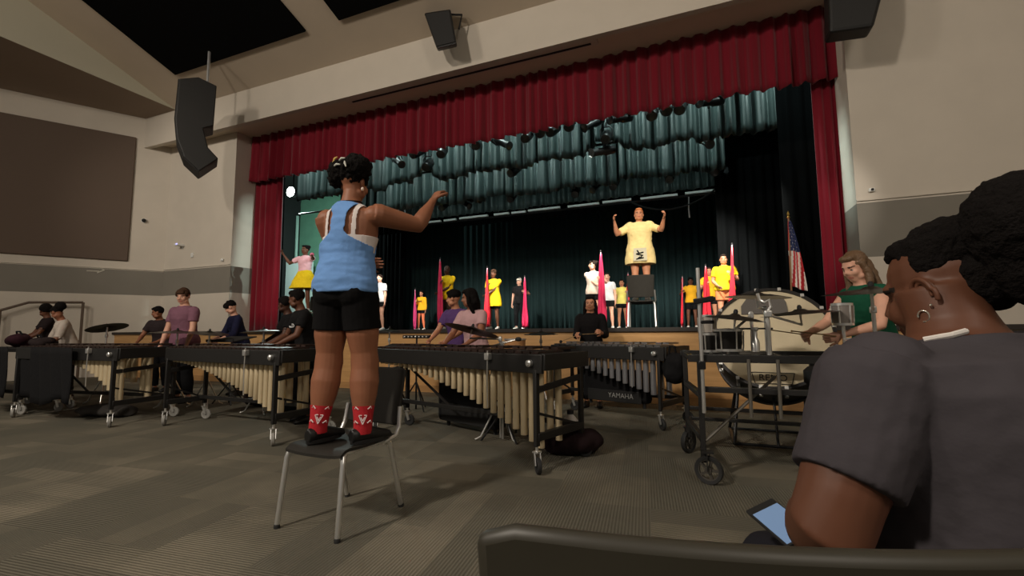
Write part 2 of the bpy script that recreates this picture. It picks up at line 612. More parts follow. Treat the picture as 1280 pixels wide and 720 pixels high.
# battens and their lights
bat = MB()
bat_o = thing('white_batten', 'pale batten of white lit strips under the rear border curtain', 'batten', (0, 13.3, 0))
xl, xr = bx(535, 13.3), bx(900, 13.3)
zc = 1.1 + .277 * 13.3
MB().tube([(xl, 0, zc), (xr, 0, zc)], .03).build('pipe', black_metal, bat_o)
strip_m = mat('white_strip', (.85, .9, .88), .4)
rs = random.Random(4)
x = xl
while x < xr - .3:
    w = rs.uniform(.35, 1.1)
    MB().box((x + w / 2, -.03, zc + .06 + rs.uniform(-.01, .01)), (w, .1, .06)).build('strip', strip_m, bat_o)
    x += w + rs.uniform(.02, .3)
cab = MB()
A, B_, n = at(787, 252, 13.1), at(900, 232, 13.1), 16
cab.tube([A.lerp(B_, i / n) + V((0, 0, -.42 * 4 * (i / n) * (1 - i / n))) for i in range(n + 1)], .025, 6)
tag(cab.build('cable', black_matte), 'black cable drooping under the white batten at the right', 'cable')
cb2 = MB().tube([at(861, 246, 13.1), at(861, 262, 13.1), at(862, 272, 13.1)], .02, 6)
tag(cb2.build('pull_cord', mat('grey_cord', (.3, .3, .3), .6)), 'short cord end dangling below the drooping cable', 'cord')
for i, (Y, z) in enumerate(((9.35, 5.72), (10.35, 5.42), (12.15, 5.36))):
    o = MB().tube([(bx(372, Y), Y, z), (bx(975 if i == 0 else 905, Y), Y, z)], .03).build('pipe_batten', black_metal)
    tag(o, ('black lighting pipe hidden just behind the red valance', 'lighting pipe just behind the front border curtain',
            'lighting pipe just behind the middle border curtain')[i], 'batten', 'lighting pipes')

light_m = mat('light_body', (.02, .021, .022), .38, .3)
rim_m = mat('light_rim', (.10, .11, .11), .2, .6)


def light_proto(label, can):
    r = thing('stage_light', label, 'stage light', group='stage lights')
    b = MB()
    if can:
        b.lathe([(.07, -.2), (.115, -.16), (.12, .15), (.10, .2)], n=18)
    else:
        b.lathe([(.05, -.3), (.09, -.28), (.10, -.05), (.075, 0), (.085, .3), (.07, .31)], n=18)
    # axis z points from the back of the lamp to its lens; tipped forward and down
    Mx = Matrix.Rotation(R(128), 3, 'X')
    b.v = [Mx @ p for p in b.v]
    b.build('housing', light_m, r)
    L_ = MB().lathe([(.09, .2 if can else .3), (.1, .215 if can else .325), (.085, .22 if can else .33)], n=18)
    L_.v = [Mx @ p for p in L_.v]
    L_.build('lens', rim_m, r)
    y = MB()
    y.tube([(-.13, 0, 0), (-.13, 0, .16), (-.08, 0, .22), (.08, 0, .22), (.13, 0, .16), (.13, 0, 0)], .014, 6)
    y.tube([(0, 0, .22), (0, 0, .32)], .02, 6)
    y.build('yoke', black_metal, r)
    return r


protoA = protoB = None
# pixel, plane, turn, kind, label
LIGHTS = [
    (497, 201, 9.35, 40, 0, 'bright edged stage light under the valance above the conductor head'),
    (535, 206, 9.6, 10, 1, 'stage light caught in the looped front border'),
    (522, 190, 9.35, -20, 1, 'stage light peeping below the valance right of the conductor'),
    (553, 190, 9.35, 15, 1, 'stage light peeping below the valance above the looped border'),
    (596, 182, 9.35, 0, 0, 'slim stage light hanging straight down left of the silver edged one'),
    (626, 178, 9.35, 35, 0, 'tilted stage light with a silver edge under the middle of the valance'),
    (659, 170, 9.35, 0, 1, 'round can light at the valance hem right of the silver edged one'),
    (675, 164, 9.35, 20, 1, 'first of two can lights close together at the valance hem'),
    (692, 162, 9.35, -15, 1, 'second of two can lights close together at the valance hem'),
    (712, 156, 9.35, 5, 1, 'can light at the valance hem left of the tied up border'),
    (742, 154, 9.35, -60, 0, 'long stage light upper left of the tied up border'),
    (776, 148, 9.35, -50, 0, 'long stage light upper right of the tied up border'),
    (758, 171, 9.6, 0, 1, 'pale round stage light at the tied up border'),
    (754, 189, 9.6, -55, 0, 'low hanging stage light below the tied up border'),
    (815, 142, 9.35, 0, 1, 'dark can light at the valance hem, leftmost of three at the right'),
    (832, 136, 9.35, 10, 1, 'dark can light at the valance hem, middle of three at the right'),
    (851, 134, 9.35, -10, 1, 'dark can light at the valance hem, rightmost of three at the right'),
    (889, 127, 9.35, -60, 0, 'big tilted stage light under the right end of the valance'),
    (555, 257, 12.15, 0, 1, 'stage light by the outstretched hand of the conductor'),
    (579, 253, 12.15, 60, 0, 'small tilted stage light right of the conductor hand'),
    (592, 249, 12.15, 50, 0, 'small tilted stage light second to the right of the conductor hand'),
    (643, 213, 10.35, -20, 1, 'stage light between the front and middle borders at centre'),
    (640, 246, 12.15, 0, 1, 'stage light below the middle border above the white batten'),
    (719, 240, 12.15, 10, 1, 'dark stage light on the rear border left of the paired spots'),
    (747, 231, 12.15, -40, 0, 'left one of the paired spots on the rear border'),
    (769, 229, 12.15, -30, 0, 'right one of the paired spots on the rear border'),
    (837, 221, 12.15, 0, 1, 'shiny round stage light on the rear border above the yellow conductor'),
    (893, 212, 12.15, 0, 1, 'stage light at the right end of the rear border'),
    (886, 175, 10.35, -45, 0, 'small tilted light under the right end of the front border'),
]
for px, py, Y, rz, kind, lab in LIGHTS:
    p = at(px, py, Y)
    if kind == 0:
        if protoA is None:
            protoA = light_proto(lab, False); protoA.location = p; protoA.rotation_euler = (0, R(-25), R(rz)); continue
        o = copy_tree(protoA, p, R(rz), lab)
        o.rotation_euler = (R(random.uniform(-20, 20)), R(random.uniform(-45, -15)), R(rz))
    else:
        if protoB is None:
            protoB = light_proto(lab, True); protoB.location = p; protoB.rotation_euler = (0, 0, R(rz)); continue
        copy_tree(protoB, p, R(rz), lab)

# the bright side light at the left of the stage
p = at(364, 240, 13.2)
sl = thing('flood_light', 'glowing white flood light at the left of the stage', 'stage light', p)
MB().lathe([(.06, .3), (.17, .2), (.20, 0), (.19, -.02)], M=Matrix.Rotation(R(-90), 3, 'X') @ Matrix.Rotation(R(180), 3, 'X') if False else Matrix.Rotation(R(-90), 3, 'X'), n=20).build('housing', black_metal, sl)
MB().ell((0, -.03, 0), (.2, .07, .2)).build('bulb', mat('flood_glow', (.92, 1, .95), .4, emit=14), sl)
MB().tube([(0, .1, .1), (0, .1, 3.2)], .025, 8).build('hanger', black_metal, sl)
# pipe and a white stand at the green wall
pp = at(371, 300, 15.9)
o = thing('standpipe', 'grey standpipe on the green stage wall', 'pipe', (pp.x, 15.9, 0))
MB().tube([(0, 0, STAGE_Z), (0, 0, 6.6)], .07, 10).build('pipe', mat('pipe_green', srgb(120, 150, 138), .5), o)
MB().tube([(0, 0, 3.3), (0, 0, 3.75)], .085, 10).build('coupling', mat('coupling_pale', srgb(205, 190, 180), .5), o)
o = MB().box((at(374, 350, 15.8).x, 15.8, 2.75), (1.2, .5, 3.2)).build('storage_cabinet', mat('pale_metal', srgb(190, 205, 200), .5), bevel=.02)
struct_c = tag(o, 'pale tall cabinet against the green stage wall behind the pink shirted girl', 'cabinet')

# ================================================================ fixtures on the walls
# curved line array
fd = V((-.55, -.835, 0)).normalized()
sd = V((fd.y, -fd.x, 0))
if sd.dot(EYE - V((-10, 6.2, 0))) < 0:
    sd = -sd
q = V((-10.0, 6.2, 5.6)) + sd * .3
prof = [(224, 98), (219, 148), (221, 172), (230, 196), (249, 214), (273, 198), (260, 184), (254, 160), (267, 157), (271, 107), (248, 96)]
pr = [on_plane(x, y, q, sd) for x, y in prof]
la = thing('line_array_speaker', 'curved black line array speaker hanging left of the stage', 'speaker', q - sd * .3)
spk_m = mat('speaker_black', srgb(20, 18, 15), .55, bump=.15, bump_scale=120)
b = MB().prism([p - la.location for p in pr], -sd * .6)
b.build('cabinet', spk_m, la, bevel=.02, smooth=False)
gr = MB()
fr = [p - la.location for p in pr[:5]]
for a0, a1 in zip(fr[:-1], fr[1:]):
    nrm = (a1 - a0).cross(sd).normalized()
    if nrm.dot(fd) < 0:
        nrm = -nrm
    gr.prism([a0 - sd * .03, a1 - sd * .03, a1 - sd * .57, a0 - sd * .57], nrm * .02)
gr.build('grille', mat('speaker_grille', (.012, .011, .01), .7), la)
c = (pr[-1] + pr[-2]) / 2 - la.location - sd * .3
MB().tube([c + V((0, 0, -.05)), V((c.x, c.y, slope_z(la.location.y + c.y) - la.location.z + .02))], .03, 8).build('rigging', chrome, la)


def small_speaker(label, corners, Y, depth):
    p = [at(x, y, Y) for x, y in corners]
    o = thing('loudspeaker', label, 'speaker', sum(p, V()) / 4)
    back = V((-.13, depth, .13))
    m = MB().prism([a - o.location for a in p], back)
    m.build('cabinet', spk_m, o, bevel=.03, smooth=False)
    ins = [o.location.lerp(a, .88) - o.location - V((0, .015, 0)) for a in p]
    MB().prism(ins, (0, .03, 0)).build('grille', mat('speaker_grille', (.012, .011, .01), .7), o)
    return o, p


o, p = small_speaker('black loudspeaker tilted down on the ceiling above the soffit slot', [(530, 16), (563, 11), (571, 55), (546, 61)], 6.9, .26)
tp = (p[0] + p[1]) / 2 - o.location + V((.1, .2, 0))
yk = MB().tube([tp + V((.2, .1, -.25)), tp + V((.26, .1, .02)), tp + V((-.2, .0, .1)), tp + V((0, .05, slope_z(o.location.y + tp.y) - o.location.z - tp.z))], .02, 6)
yk.build('bracket', black_metal, o)
rp_ = thing('loudspeaker', 'large black loudspeaker at the top right beside the stage opening', 'speaker', (2.1, 7.3, 5.3))
prof = [V((1.78, 7.2, 4.96)), V((2.28, 7.2, 4.93)), V((2.42, 7.2, 5.45)), V((2.42, 7.2, 6.3)), V((1.78, 7.2, 6.3))]
prof = [at(1037, 40, 7.1), at(1093, 32, 7.1), at(1105, -12, 7.1), at(1105, -60, 7.1), at(1035, -60, 7.1)]
MB().prism([a - rp_.location for a in prof], (0, .30, .0)).build('cabinet', mat('speaker_black_right', (.006, .006, .006), .6), rp_, bevel=.04, smooth=False)
MB().tube([(.1, .1, .3), (.1, .1, 1.85)], .03, 8).build('rigging', black_metal, rp_)


def wall_item(px, py):
    return on_plane(px, py, WA + wn * .0, wn)


p = wall_item(180, 276)
o = thing('wall_camera', 'small camera on the left wall beside the brown panel', 'camera', p)
MB().ell(wn * .06, (.05, .05, .05)).build('dome', black_matte, o)
MB().lathe([(.06, 0), (.06, .04)], M=wn.to_track_quat('Z', 'Y').to_matrix()).build('mount', white_plastic, o)
p = at(229, 307, WALL_Y)
o = thing('projector', 'small white wall unit with a bluish light left of the stage', 'wall unit', p)
MB().box((0, -.1, 0), (.16, .2, .06)).build('casing', white_plastic, o, bevel=.01)
MB().box((.05, -.205, .01), (.05, .01, .03)).build('indicator', mat('bluish', (.4, .4, 1), .4, emit=1.5), o)
MB().box((0, -.01, -.04), (.04, .02, .1)).build('mount', white_plastic, o)
p = at(241, 319, WALL_Y)
tag(MB().box((p.x, WALL_Y - .015, p.z), (.09, .03, .12)).build('switch_plate', white_plastic, bevel=.005), 'pale switch plate below the bluish wall unit', 'switch')
p = at(279, 325, WALL_Y)
tag(MB().ell((p.x, WALL_Y - .03, p.z), (.05, .03, .04)).build('wall_sensor', white_plastic), 'tiny sensor on the ledge at the left edge of the stage', 'sensor')
p = at(1089, 238, WALL_Y)
o = thing('wall_sensor', 'small white sensor on the right wall above the grey band', 'sensor', p)
MB().box((0, -.025, 0), (.07, .05, .05)).build('casing', white_plastic, o, bevel=.01)
MB().ell((0, -.055, .0), (.018, .018, .018)).build('lens', black_matte, o)
# arrow mark on the left wall band
p = wall_item(119, 337)
o = thing('arrow_sign', 'small pale sign of double lines and an arrow on the left wall band', 'sign', p)
tg = -wd
mk = MB()
sign_m = mat('sign_pale', srgb(190, 185, 170), .6)
for dz in (.04, -.04):
    mk.bar(tg * -.16 + wn * .006 + V((0, 0, dz)), tg * .08 + wn * .006 + V((0, 0, dz)), .012, .022)
mk.bar(tg * .04 + wn * .006 + V((0, 0, .08)), tg * .18 + wn * .006, .012, .025)
mk.bar(tg * .04 + wn * .006 + V((0, 0, -.08)), tg * .18 + wn * .006, .012, .025)
mk.build('arrow', sign_m, o)
# handrail by the left wall
rail_m = mat('rail_brown', srgb(92, 76, 62), .5)
o = thing('handrail', 'thin brown handrail along the steps at the left wall', 'handrail', (0, 0, 0))
w0 = WA + wn * .25
rp = [on_plane(x, y, w0, wn) for x, y in ((-40, 405), (0, 388), (36, 378), (104, 378))]
MB().tube(rp, .03, 8).build('rail', rail_m, o)
MB().tube([rp[3], V((rp[3].x, rp[3].y, 0))], .03, 8).build('post', rail_m, o)
MB().tube([rp[1], V((rp[1].x, rp[1].y, 0))], .03, 8).build('post', rail_m, o)
# ================================================================ people
def smooth01(t):
    t = max(0, min(1, t))
    return t * t * (3 - 2 * t)


# (height, half width, half depth, y offset) for a 1.70 m figure
TORSO = [(.80, .09, .075, -.005), (.84, .150, .105, -.01), (.90, .172, .120, -.015), (.96, .168, .118, -.012), (1.02, .152, .108, -.004),
         (1.09, .140, .102, 0), (1.17, .147, .106, .002), (1.26, .160, .114, .006), (1.33, .168, .108, .004), (1.385, .160, .092, -.002),
         (1.42, .110, .072, -.008), (1.45, .068, .060, -.012), (1.48, .054, .056, -.010), (1.55, .050, .054, .004)]
SKINS = {}


def skin(key):
    cols = dict(light=srgb(226, 172, 146), tan=srgb(196, 136, 104), brown=srgb(150, 98, 72), deep=srgb(104, 66, 48), dark=srgb(78, 50, 38), pink=srgb(232, 160, 138))
    return mat('skin_' + key, cols[key], .5, noise_amt=.06, noise_scale=14, spec=.35)


eye_m = mat('eye_dark', (.02, .014, .01), .25)
eyew_m = mat('eye_white', (.26, .23, .21), .5)
lip_m = {}


def fabric(name, col, bump=.25, noise_amt=.06):
    return mat(name, col, .9, spec=.15, noise_amt=noise_amt, noise_scale=9, bump=bump, bump_scale=14)


class Person:
    def __init__(s, loc, yaw, label, H=1.7, girth=1.0, skin_key='brown', lean=0, twist=0, head_yaw=0, head_pitch=0, head_roll=0,
                 pelvis=None, handL=None, handR=None, elbL=(-.5, -.6, -.6), elbR=(.5, -.6, -.6), footL=None, footR=None,
                 kneeL=(-.1, 1, 0), kneeR=(.1, 1, 0), curl=.5, palmL=None, palmR=None, voxel=.009, group=None, arm_girth=1.0, bust=0, toe=(8, -8), leg_girth=1.0, calf=1.0, head_off=(0, 0, 0), head_scale=1.0):
        s.H, s.k, s.g = H, H / 1.7, girth
        s.root = thing('person', label, 'person', loc, yaw, group)
        s.voxel = voxel
        k = s.k
        s.lean, s.twist = R(lean), R(twist)
        s.pz = pelvis if pelvis is not None else .93 * k
        s.dz = s.pz - .93 * k
        s.ag, s.bust, s.lg, s.cf = arm_girth, bust, leg_girth, calf
        # joints
        sw = .172 * (1 + (girth - 1) * .55)
        s.sh = {e: s.tt(V((e * sw * k, -.005 * k, 1.375 * k)))[0] for e in (-1, 1)}
        s.hip = {e: V((e * .088 * k * (1 + (girth - 1) * .5), -.005, .88 * k + s.dz)) for e in (-1, 1)}
        hands = {-1: handL, 1: handR}
        hints = {-1: elbL, 1: elbR}
        s.elb, s.wr = {}, {}
        for e in (-1, 1):
            T = V(hands[e]) if hands[e] is not None else s.sh[e] + V((e * .07, .06, -.53)) * k
            s.elb[e], s.wr[e] = s.ik(s.sh[e], T, .285 * k, .25 * k, V(hints[e]))
        feet = {-1: footL, 1: footR}
        kh = {-1: kneeL, 1: kneeR}
        s.kn, s.an = {}, {}
        for e in (-1, 1):
            T = V(feet[e]) if feet[e] is not None else V((e * .10 * k, 0, 0))
            T = T + V((0, -.03 * k, .085 * k))
            s.kn[e], s.an[e] = s.ik(s.hip[e], T, .415 * k, .385 * k, V(kh[e]))
        s.toe = {-1: R(toe[0]), 1: R(toe[1])}
        # head frame
        hc, Rm = s.tt(V((0, .015 * k, 1.60 * k)))
        s.HM = Rm @ Euler((R(head_pitch), 0, 0)).to_matrix()
        s.HM = Matrix.Rotation(s.twist * 0 + R(head_yaw), 3, 'Z') @ Matrix.Rotation(R(head_roll), 3, 'Y') @ s.HM
        s.hc = hc + V(head_off)
        s.HM = s.HM * head_scale
        s.hs = head_scale
        s.curl = curl
        s.palm = {-1: palmL, 1: palmR}
        s.mats = None
        s.skin = skin(skin_key)
        s.skin_key = skin_key

    def tt(s, p):                # bends the trunk over the pelvis
        k = s.k
        p = V(p) + V((0, 0, s.dz))
        piv = V((0, 0, .95 * k + s.dz))
        w = smooth01((p.z - piv.z) / (.35 * k) + .15)
        M = Matrix.Rotation(-s.lean * w, 3, 'X')
        M = Matrix.Rotation(s.twist * w, 3, 'Z') @ M
        return piv + M @ (p - piv), M

    @staticmethod
    def ik(A, T, l1, l2, hint):
        d = T - A
        L = min(d.length, (l1 + l2) * .995)
        d.normalize()
        a = (l1 * l1 - l2 * l2 + L * L) / (2 * L)
        h = math.sqrt(max(0, l1 * l1 - a * a))
        n = hint - d * hint.dot(d)
        n.normalize()
        return A + d * a + n * h, A + d * L

    def tsecs(s, z0=0, z1=9, infl=0, hem=None, flare=0, bust=None, gk=None):
        out = []
        k = s.k
        zs = [t for t in TORSO if z0 <= t[0] <= z1]
        if z0 > TORSO[0][0]:
            zs = [s.interp(z0)] + zs
        if z1 < TORSO[-1][0]:
            zs = zs + [s.interp(z1)]
        if .3 < z0 < .80:
            zs = [(z0, .176, .126, -.012), (.5 * (z0 + .84), .178, .126, -.012), (.86, .174, .122, -.013)] + [t for t in zs if t[0] >= .9]
        for z, rx, ry, oy in zs:
            gg = s.g if z < 1.40 else 1 + (s.g - 1) * .35
            if z < 1.12:
                pass
            f = flare * max(0, (1.15 - z))
            b = s.bust * math.exp(-((z - 1.27) / .07) ** 2)
            c, M = s.tt(V((0, (oy + b * .5) * k, z * k)))
            out.append((c, M @ V((1, 0, 0)), M @ V((0, 1, 0)), (rx * gg + infl + f) * k, ((ry + b * .5) * (1 + (gg - 1) * 1.25) + infl + f) * k))
        return out

    @staticmethod
    def interp(z):
        for a, b in zip(TORSO[:-1], TORSO[1:]):
            if a[0] <= z <= b[0]:
                t = (z - a[0]) / (b[0] - a[0])
                return tuple(x + (y - x) * t for x, y in zip(a, b))
        return (z,) + TORSO[0][1:] if z < TORSO[0][0] else TORSO[-1]

    def limb(s, mb, pts, rads, n=20):
        """pts joints; rads list of (segment, t, radius)"""
        P, Rr = [], []
        for i, t, r in rads:
            P.append(pts[i].lerp(pts[i + 1], t)); Rr.append(r * s.k)
        mb.tube(P, Rr, max(n, 20))

    def arm_r(s):
        a = s.ag
        return [(0, -.06, .050 * a), (0, .08, .056 * a), (0, .3, .051 * a), (0, .6, .046 * a), (0, .85, .041 * a), (1, .0, .040 * a), (1, .18, .041 * a), (1, .4, .038 * a), (1, .7, .030 * (a * .5 + .5)), (1, .92, .025), (1, 1.05, .024)]

    def leg_r(s):
        a = s.lg * (1 + (s.g - 1) * .6)
        c = s.cf
        q = (1 + c) / 2
        return [(0, -.04, .085 * a), (0, .1, .090 * a), (0, .35, .083 * a), (0, .6, .071 * a * q), (0, .85, .058 * a * q), (1, 0, .054 * a * c), (1, .12, .052 * a * c), (1, .3, .056 * a * c), (1, .5, .050 * a * c), (1, .75, .037 * a * c), (1, .95, .033 * q), (1, 1.08, .034 * q)]

    def head_pt(s, p):
        return s.hc + s.HM @ (V(p) * s.k)

    def hand(s, e, voxel):
        k = s.k
        w = s.wr[e]
        d = (w - s.elb[e]).normalized()
        pn = s.palm[e]
        pn = V(pn) if pn is not None else V((-e, .1, 0))     # where the palm looks
        pn = (pn - d * pn.dot(d))
        if pn.length < .05:
            pn = V((0, 0, -1)) - d * -d.z
        pn.normalize()
        side = d.cross(pn) * (e)                              # towards the thumb
        # make sure the thumb is on the inner or upper side
        th = side
        if e == 1:
            th = pn.cross(d)
        else:
            th = d.cross(pn)
        mb = MB()
        mb.loft([(w - d * .02 * k, th, pn, .024 * k, .019 * k), (w + d * .02 * k, th, pn, .030 * k, .017 * k), (w + d * .055 * k, th, pn, .038 * k, .016 * k), (w + d * .09 * k, th, pn, .038 * k, .013 * k)], 14)
        for i, (off, ln) in enumerate(((.030, .068), (.010, .077), (-.010, .072), (-.029, .056))):
            p = w + d * .085 * k + th * off * k
            pts, ang = [p - d * .02 * k], 0
            pts.append(p)
            dirv = d + th * (off * 3.0)
            for j, fr in enumerate((.45, .32, .25)):
                ang += s.curl * (.75 if j == 0 else .9)
                v = (dirv * math.cos(ang) + pn * math.sin(ang)).normalized()
                p = p + v * ln * fr * 1.12 * k
                pts.append(p)
            mb.tube(pts, [.0085 * k, .009 * k, .0085 * k, .0078 * k, .0062 * k], 8)
        p = w + d * .03 * k + th * .026 * k
        v1 = (th * .75 + d * .7 + pn * .25).normalized()
        v2 = (d * .85 + th * .3 + pn * (.25 + .3 * s.curl)).normalized()
        mb.tube([p - th * .02 * k, p, p + v1 * .035 * k, p + v1 * .035 * k + v2 * .03 * k, p + v1 * .035 * k + v2 * .054 * k], [.012 * k, .0125 * k, .011 * k, .0095 * k, .007 * k], 8)
        return remesh(mb, voxel, 2)

    def body(s, feet=True, hand_voxel=.004, face=True, extra=None, jaw=1.0, ears=None):
        k = s.k
        mb = MB()
        mb.loft(s.tsecs(), 24)
        for e in (-1, 1):
            mb.ell(s.sh[e] + V((-e * .012, 0, -.008)) * k, V((.058, .056, .058)) * k * (.6 + .4 * s.ag))
            s.limb(mb, [s.sh[e], s.elb[e], s.wr[e]], s.arm_r())
            s.limb(mb, [s.hip[e], s.kn[e], s.an[e]], s.leg_r(), 14)
            # buttock
            mb.ell(V((e * .075 * s.g, -.06, .885)) * k + V((0, 0, s.dz)), V((.085, .075, .085)) * k * s.g)
            if feet:
                A = s.an[e]
                td = Matrix.Rotation(s.toe[e] * 1, 3, 'Z') @ V((0, 1, 0))
                sdv = td.cross(V((0, 0, 1)))
                b = V((A.x, A.y, A.z - .085 * k))
                mb.loft([(b + td * -.05 * k + V((0, 0, .035 * k)), sdv, V((0, 0, 1)), .028 * k, .034 * k), (b + V((0, 0, .045 * k)), sdv, V((0, 0, 1)), .034 * k, .045 * k),
                         (b + td * .08 * k + V((0, 0, .032 * k)), sdv, V((0, 0, 1)), .042 * k, .030 * k), (b + td * .165 * k + V((0, 0, .018 * k)), sdv, V((0, 0, 1)), .036 * k, .016 * k)], 12)
        # head
        M, hp = s.HM, s.head_pt
        mb.ell(hp((0, -.012, .03)), V((.074, .094, .092)) * k, M)
        mb.ell(hp((0, .018, -.03)), V((.062, .074, .085)) * k, M)
        mb.ell(hp((0, .04, -.085)), V((.042 * jaw, .042, .032)) * k, M)
        for e in (-1, 1):
            mb.ell(hp((e * .036, .058, -.028)), V((.026, .026, .03)) * k * (.6 + .4 * jaw), M)
            mb.ell(hp((e * .045, .02, -.07)), V((.028 * jaw, .04, .03)) * k, M)
            em = M @ Matrix.Rotation(e * R(18), 3, 'Z')
            mb.ell(hp((e * .077, -.008, -.012)), V((.010, .020, .031)) * k, em)
        mb.ell(hp((0, .07, .028)), V((.048, .022, .016)) * k, M)
        mb.tube([hp((0, .082, .02)), hp((0, .094, 0)), hp((0, .104, -.024))], [.009 * k, .010 * k, .014 * k], 10)
        for e in (-1, 1):
            mb.ell(hp((e * .012, .092, -.028)), V((.010, .011, .009)) * k, M)
        mb.ell(hp((0, .081, -.056)), V((.023, .014, .0075)) * k, M)
        mb.ell(hp((0, .078, -.068)), V((.020, .014, .0075)) * k, M)
        nk, _ = s.tt(V((0, -.012, 1.44)) * k)
        mb.tube([nk, nk.lerp(s.hc, .5), hp((0, -.015, -.03))], [.060 * k, .053 * k, .055 * k], 14)
        if extra:
            extra(mb, s)
        me = remesh(mb, s.voxel, 3)
        # join hands
        parts = [me] + [s.hand(e, hand_voxel) for e in (-1, 1)] + (ears(s) if ears else [])
        bm = bmesh.new()
        for m_ in parts:
            bm.from_mesh(m_)
        out = bpy.data.meshes.new('body')
        bm.to_mesh(out); bm.free()
        for m_ in parts:
            bpy.data.meshes.remove(m_)
        key = s.skin_key
        if key not in lip_m:
            c = s.skin.node_tree.nodes['Principled BSDF'].inputs['Base Color'].default_value
            lip_m[key] = mat('lips_' + key, (min(1, c[0] * .75), c[1] * .45, c[2] * .48), .4)
        for m_ in (s.skin, eyew_m, eye_m, lip_m[key], black_brow):
            out.materials.append(m_)
        out.polygons.foreach_set('use_smooth', [True] * len(out.polygons))
        if face:
            Mi = M.transposed()
            n = len(out.polygons)
            ce = np.empty(n * 3); out.polygons.foreach_get('center', ce)
            ce = ce.reshape(-1, 3)
            loc = (ce - np.array(s.hc)) @ np.array(M) / k / s.hs ** 2
            slot = np.zeros(n, dtype=np.int32)
            x, y, z = np.abs(loc[:, 0]), loc[:, 1], loc[:, 2]
            front = y > .04
            slot[(y > .062) & (((x - .030) / .0095) ** 2 + ((z + .002) / .0052) ** 2 < 1)] = 1
            slot[(y > .062) & (((x - .030) / .0062) ** 2 + ((z + .002) / .0060) ** 2 < 1)] = 2
            slot[front & (x < .023) & (np.abs(z + .062) < .0125 - .25 * x)] = 3
            slot[front & (np.abs(x - .034) < .018) & (np.abs(z - .024 + .15 * np.abs(x - .034)) < .0045)] = 4
            out.polygons.foreach_set('material_index', slot)
        o = bpy.data.objects.new('body', out); COL.objects.link(o); o.parent = s.root
        return o

    def part(s, name, me, material, noise_amp=0, noise_scale=6, thick=0):
        me.materials.clear(); me.materials.append(material)
        if noise_amp:
            co, no = mesh_arrays(me)
            for i in range(len(co)):
                c = V([a * b for a, b in zip(co[i], noise_scale)]) if isinstance(noise_scale, V) else V(co[i]) * noise_scale
                d = noise.noise(c) + .5 * noise.noise(c * 2.3) + .25 * noise.noise(c * 5)
                co[i] += no[i] * d * noise_amp
            me.vertices.foreach_set('co', co.ravel())
        me.polygons.foreach_set('use_smooth', [True] * len(me.polygons))
        o = bpy.data.objects.new(name, me); COL.objects.link(o); o.parent = s.root
        return o

    # ---- clothing
    def shirt(s, material, hem=.90, sleeve=.55, infl=.016, flare=.06, voxel=None, name='shirt', wrinkle=.006, neck=1.452, arm_infl=.016):
        k = s.k
        mb = MB()
        mb.loft(s.tsecs(hem, neck, infl, flare=flare), 26)
        for e in (-1, 1):
            mb.ell(s.sh[e] + V((-e * .012, 0, -.008)) * k, (V((.058, .056, .058)) * (.6 + .4 * s.ag) + V((1, 1, 1)) * infl) * k)
            if sleeve <= 0:
                continue
            pts = [s.sh[e], s.elb[e], s.wr[e]]
            rr = s.arm_r()
            sel = [(i, t, r) for i, t, r in rr if i + t <= sleeve]
            i0 = 0 if sleeve <= 1 else 1
            rad = np.interp(sleeve, [i + t for i, t, _ in rr], [r for *_, r in rr])
            sel.append((i0, sleeve - i0, float(rad)))
            s.limb(mb, pts, [(i, t, r + arm_infl * (.8 + .5 * (i + t) / max(sleeve, .01))) for i, t, r in sel], 14)
        return s.part(name, remesh(mb, voxel or s.voxel, 3), material, wrinkle, 9)

    def bottoms(s, material, length=.5, infl=.014, top=1.02, name='shorts', voxel=None, wrinkle=.003, flare=.012):
        k = s.k
        mb = MB()
        mb.loft(s.tsecs(.80, top, infl), 24)
        for e in (-1, 1):
            mb.ell(V((e * .075 * s.g, -.06, .885)) * k + V((0, 0, s.dz)), V((.085, .075, .085)) * k * s.g * 1.1)
            rr = s.leg_r()
            sel = [(i, t, r) for i, t, r in rr if i + t <= length]
            i0 = 0 if length <= 1 else 1
            rad = np.interp(length, [i + t for i, t, _ in rr], [r for *_, r in rr])
            sel.append((i0, length - i0, float(rad)))
            s.limb(mb, [s.hip[e], s.kn[e], s.an[e]], [(i, t, r + infl + flare * (i + t) / length) for i, t, r in sel], 14)
        return s.part(name, remesh(mb, voxel or s.voxel, 3), material, wrinkle, 8)

    def skirt(s, material, top=1.04, bottom=.58, flare=.22, name='skirt'):
        k = s.k
        mb = MB()
        secs = []
        for i in range(8):
            t = i / 7
            z = top + (bottom - top) * t
            _, rx, ry, oy = s.interp(max(z, .9))
            secs.append((V((0, oy, z)) * k + V((0, 0, s.dz)), V((1, 0, 0)), V((0, 1, 0)), (rx + .015 + flare * t) * k * s.g, (ry + .015 + flare * .8 * t) * k * s.g))
        mb.loft(secs, 30)
        return s.part(name, remesh(mb, s.voxel, 2), material, .012, 7)

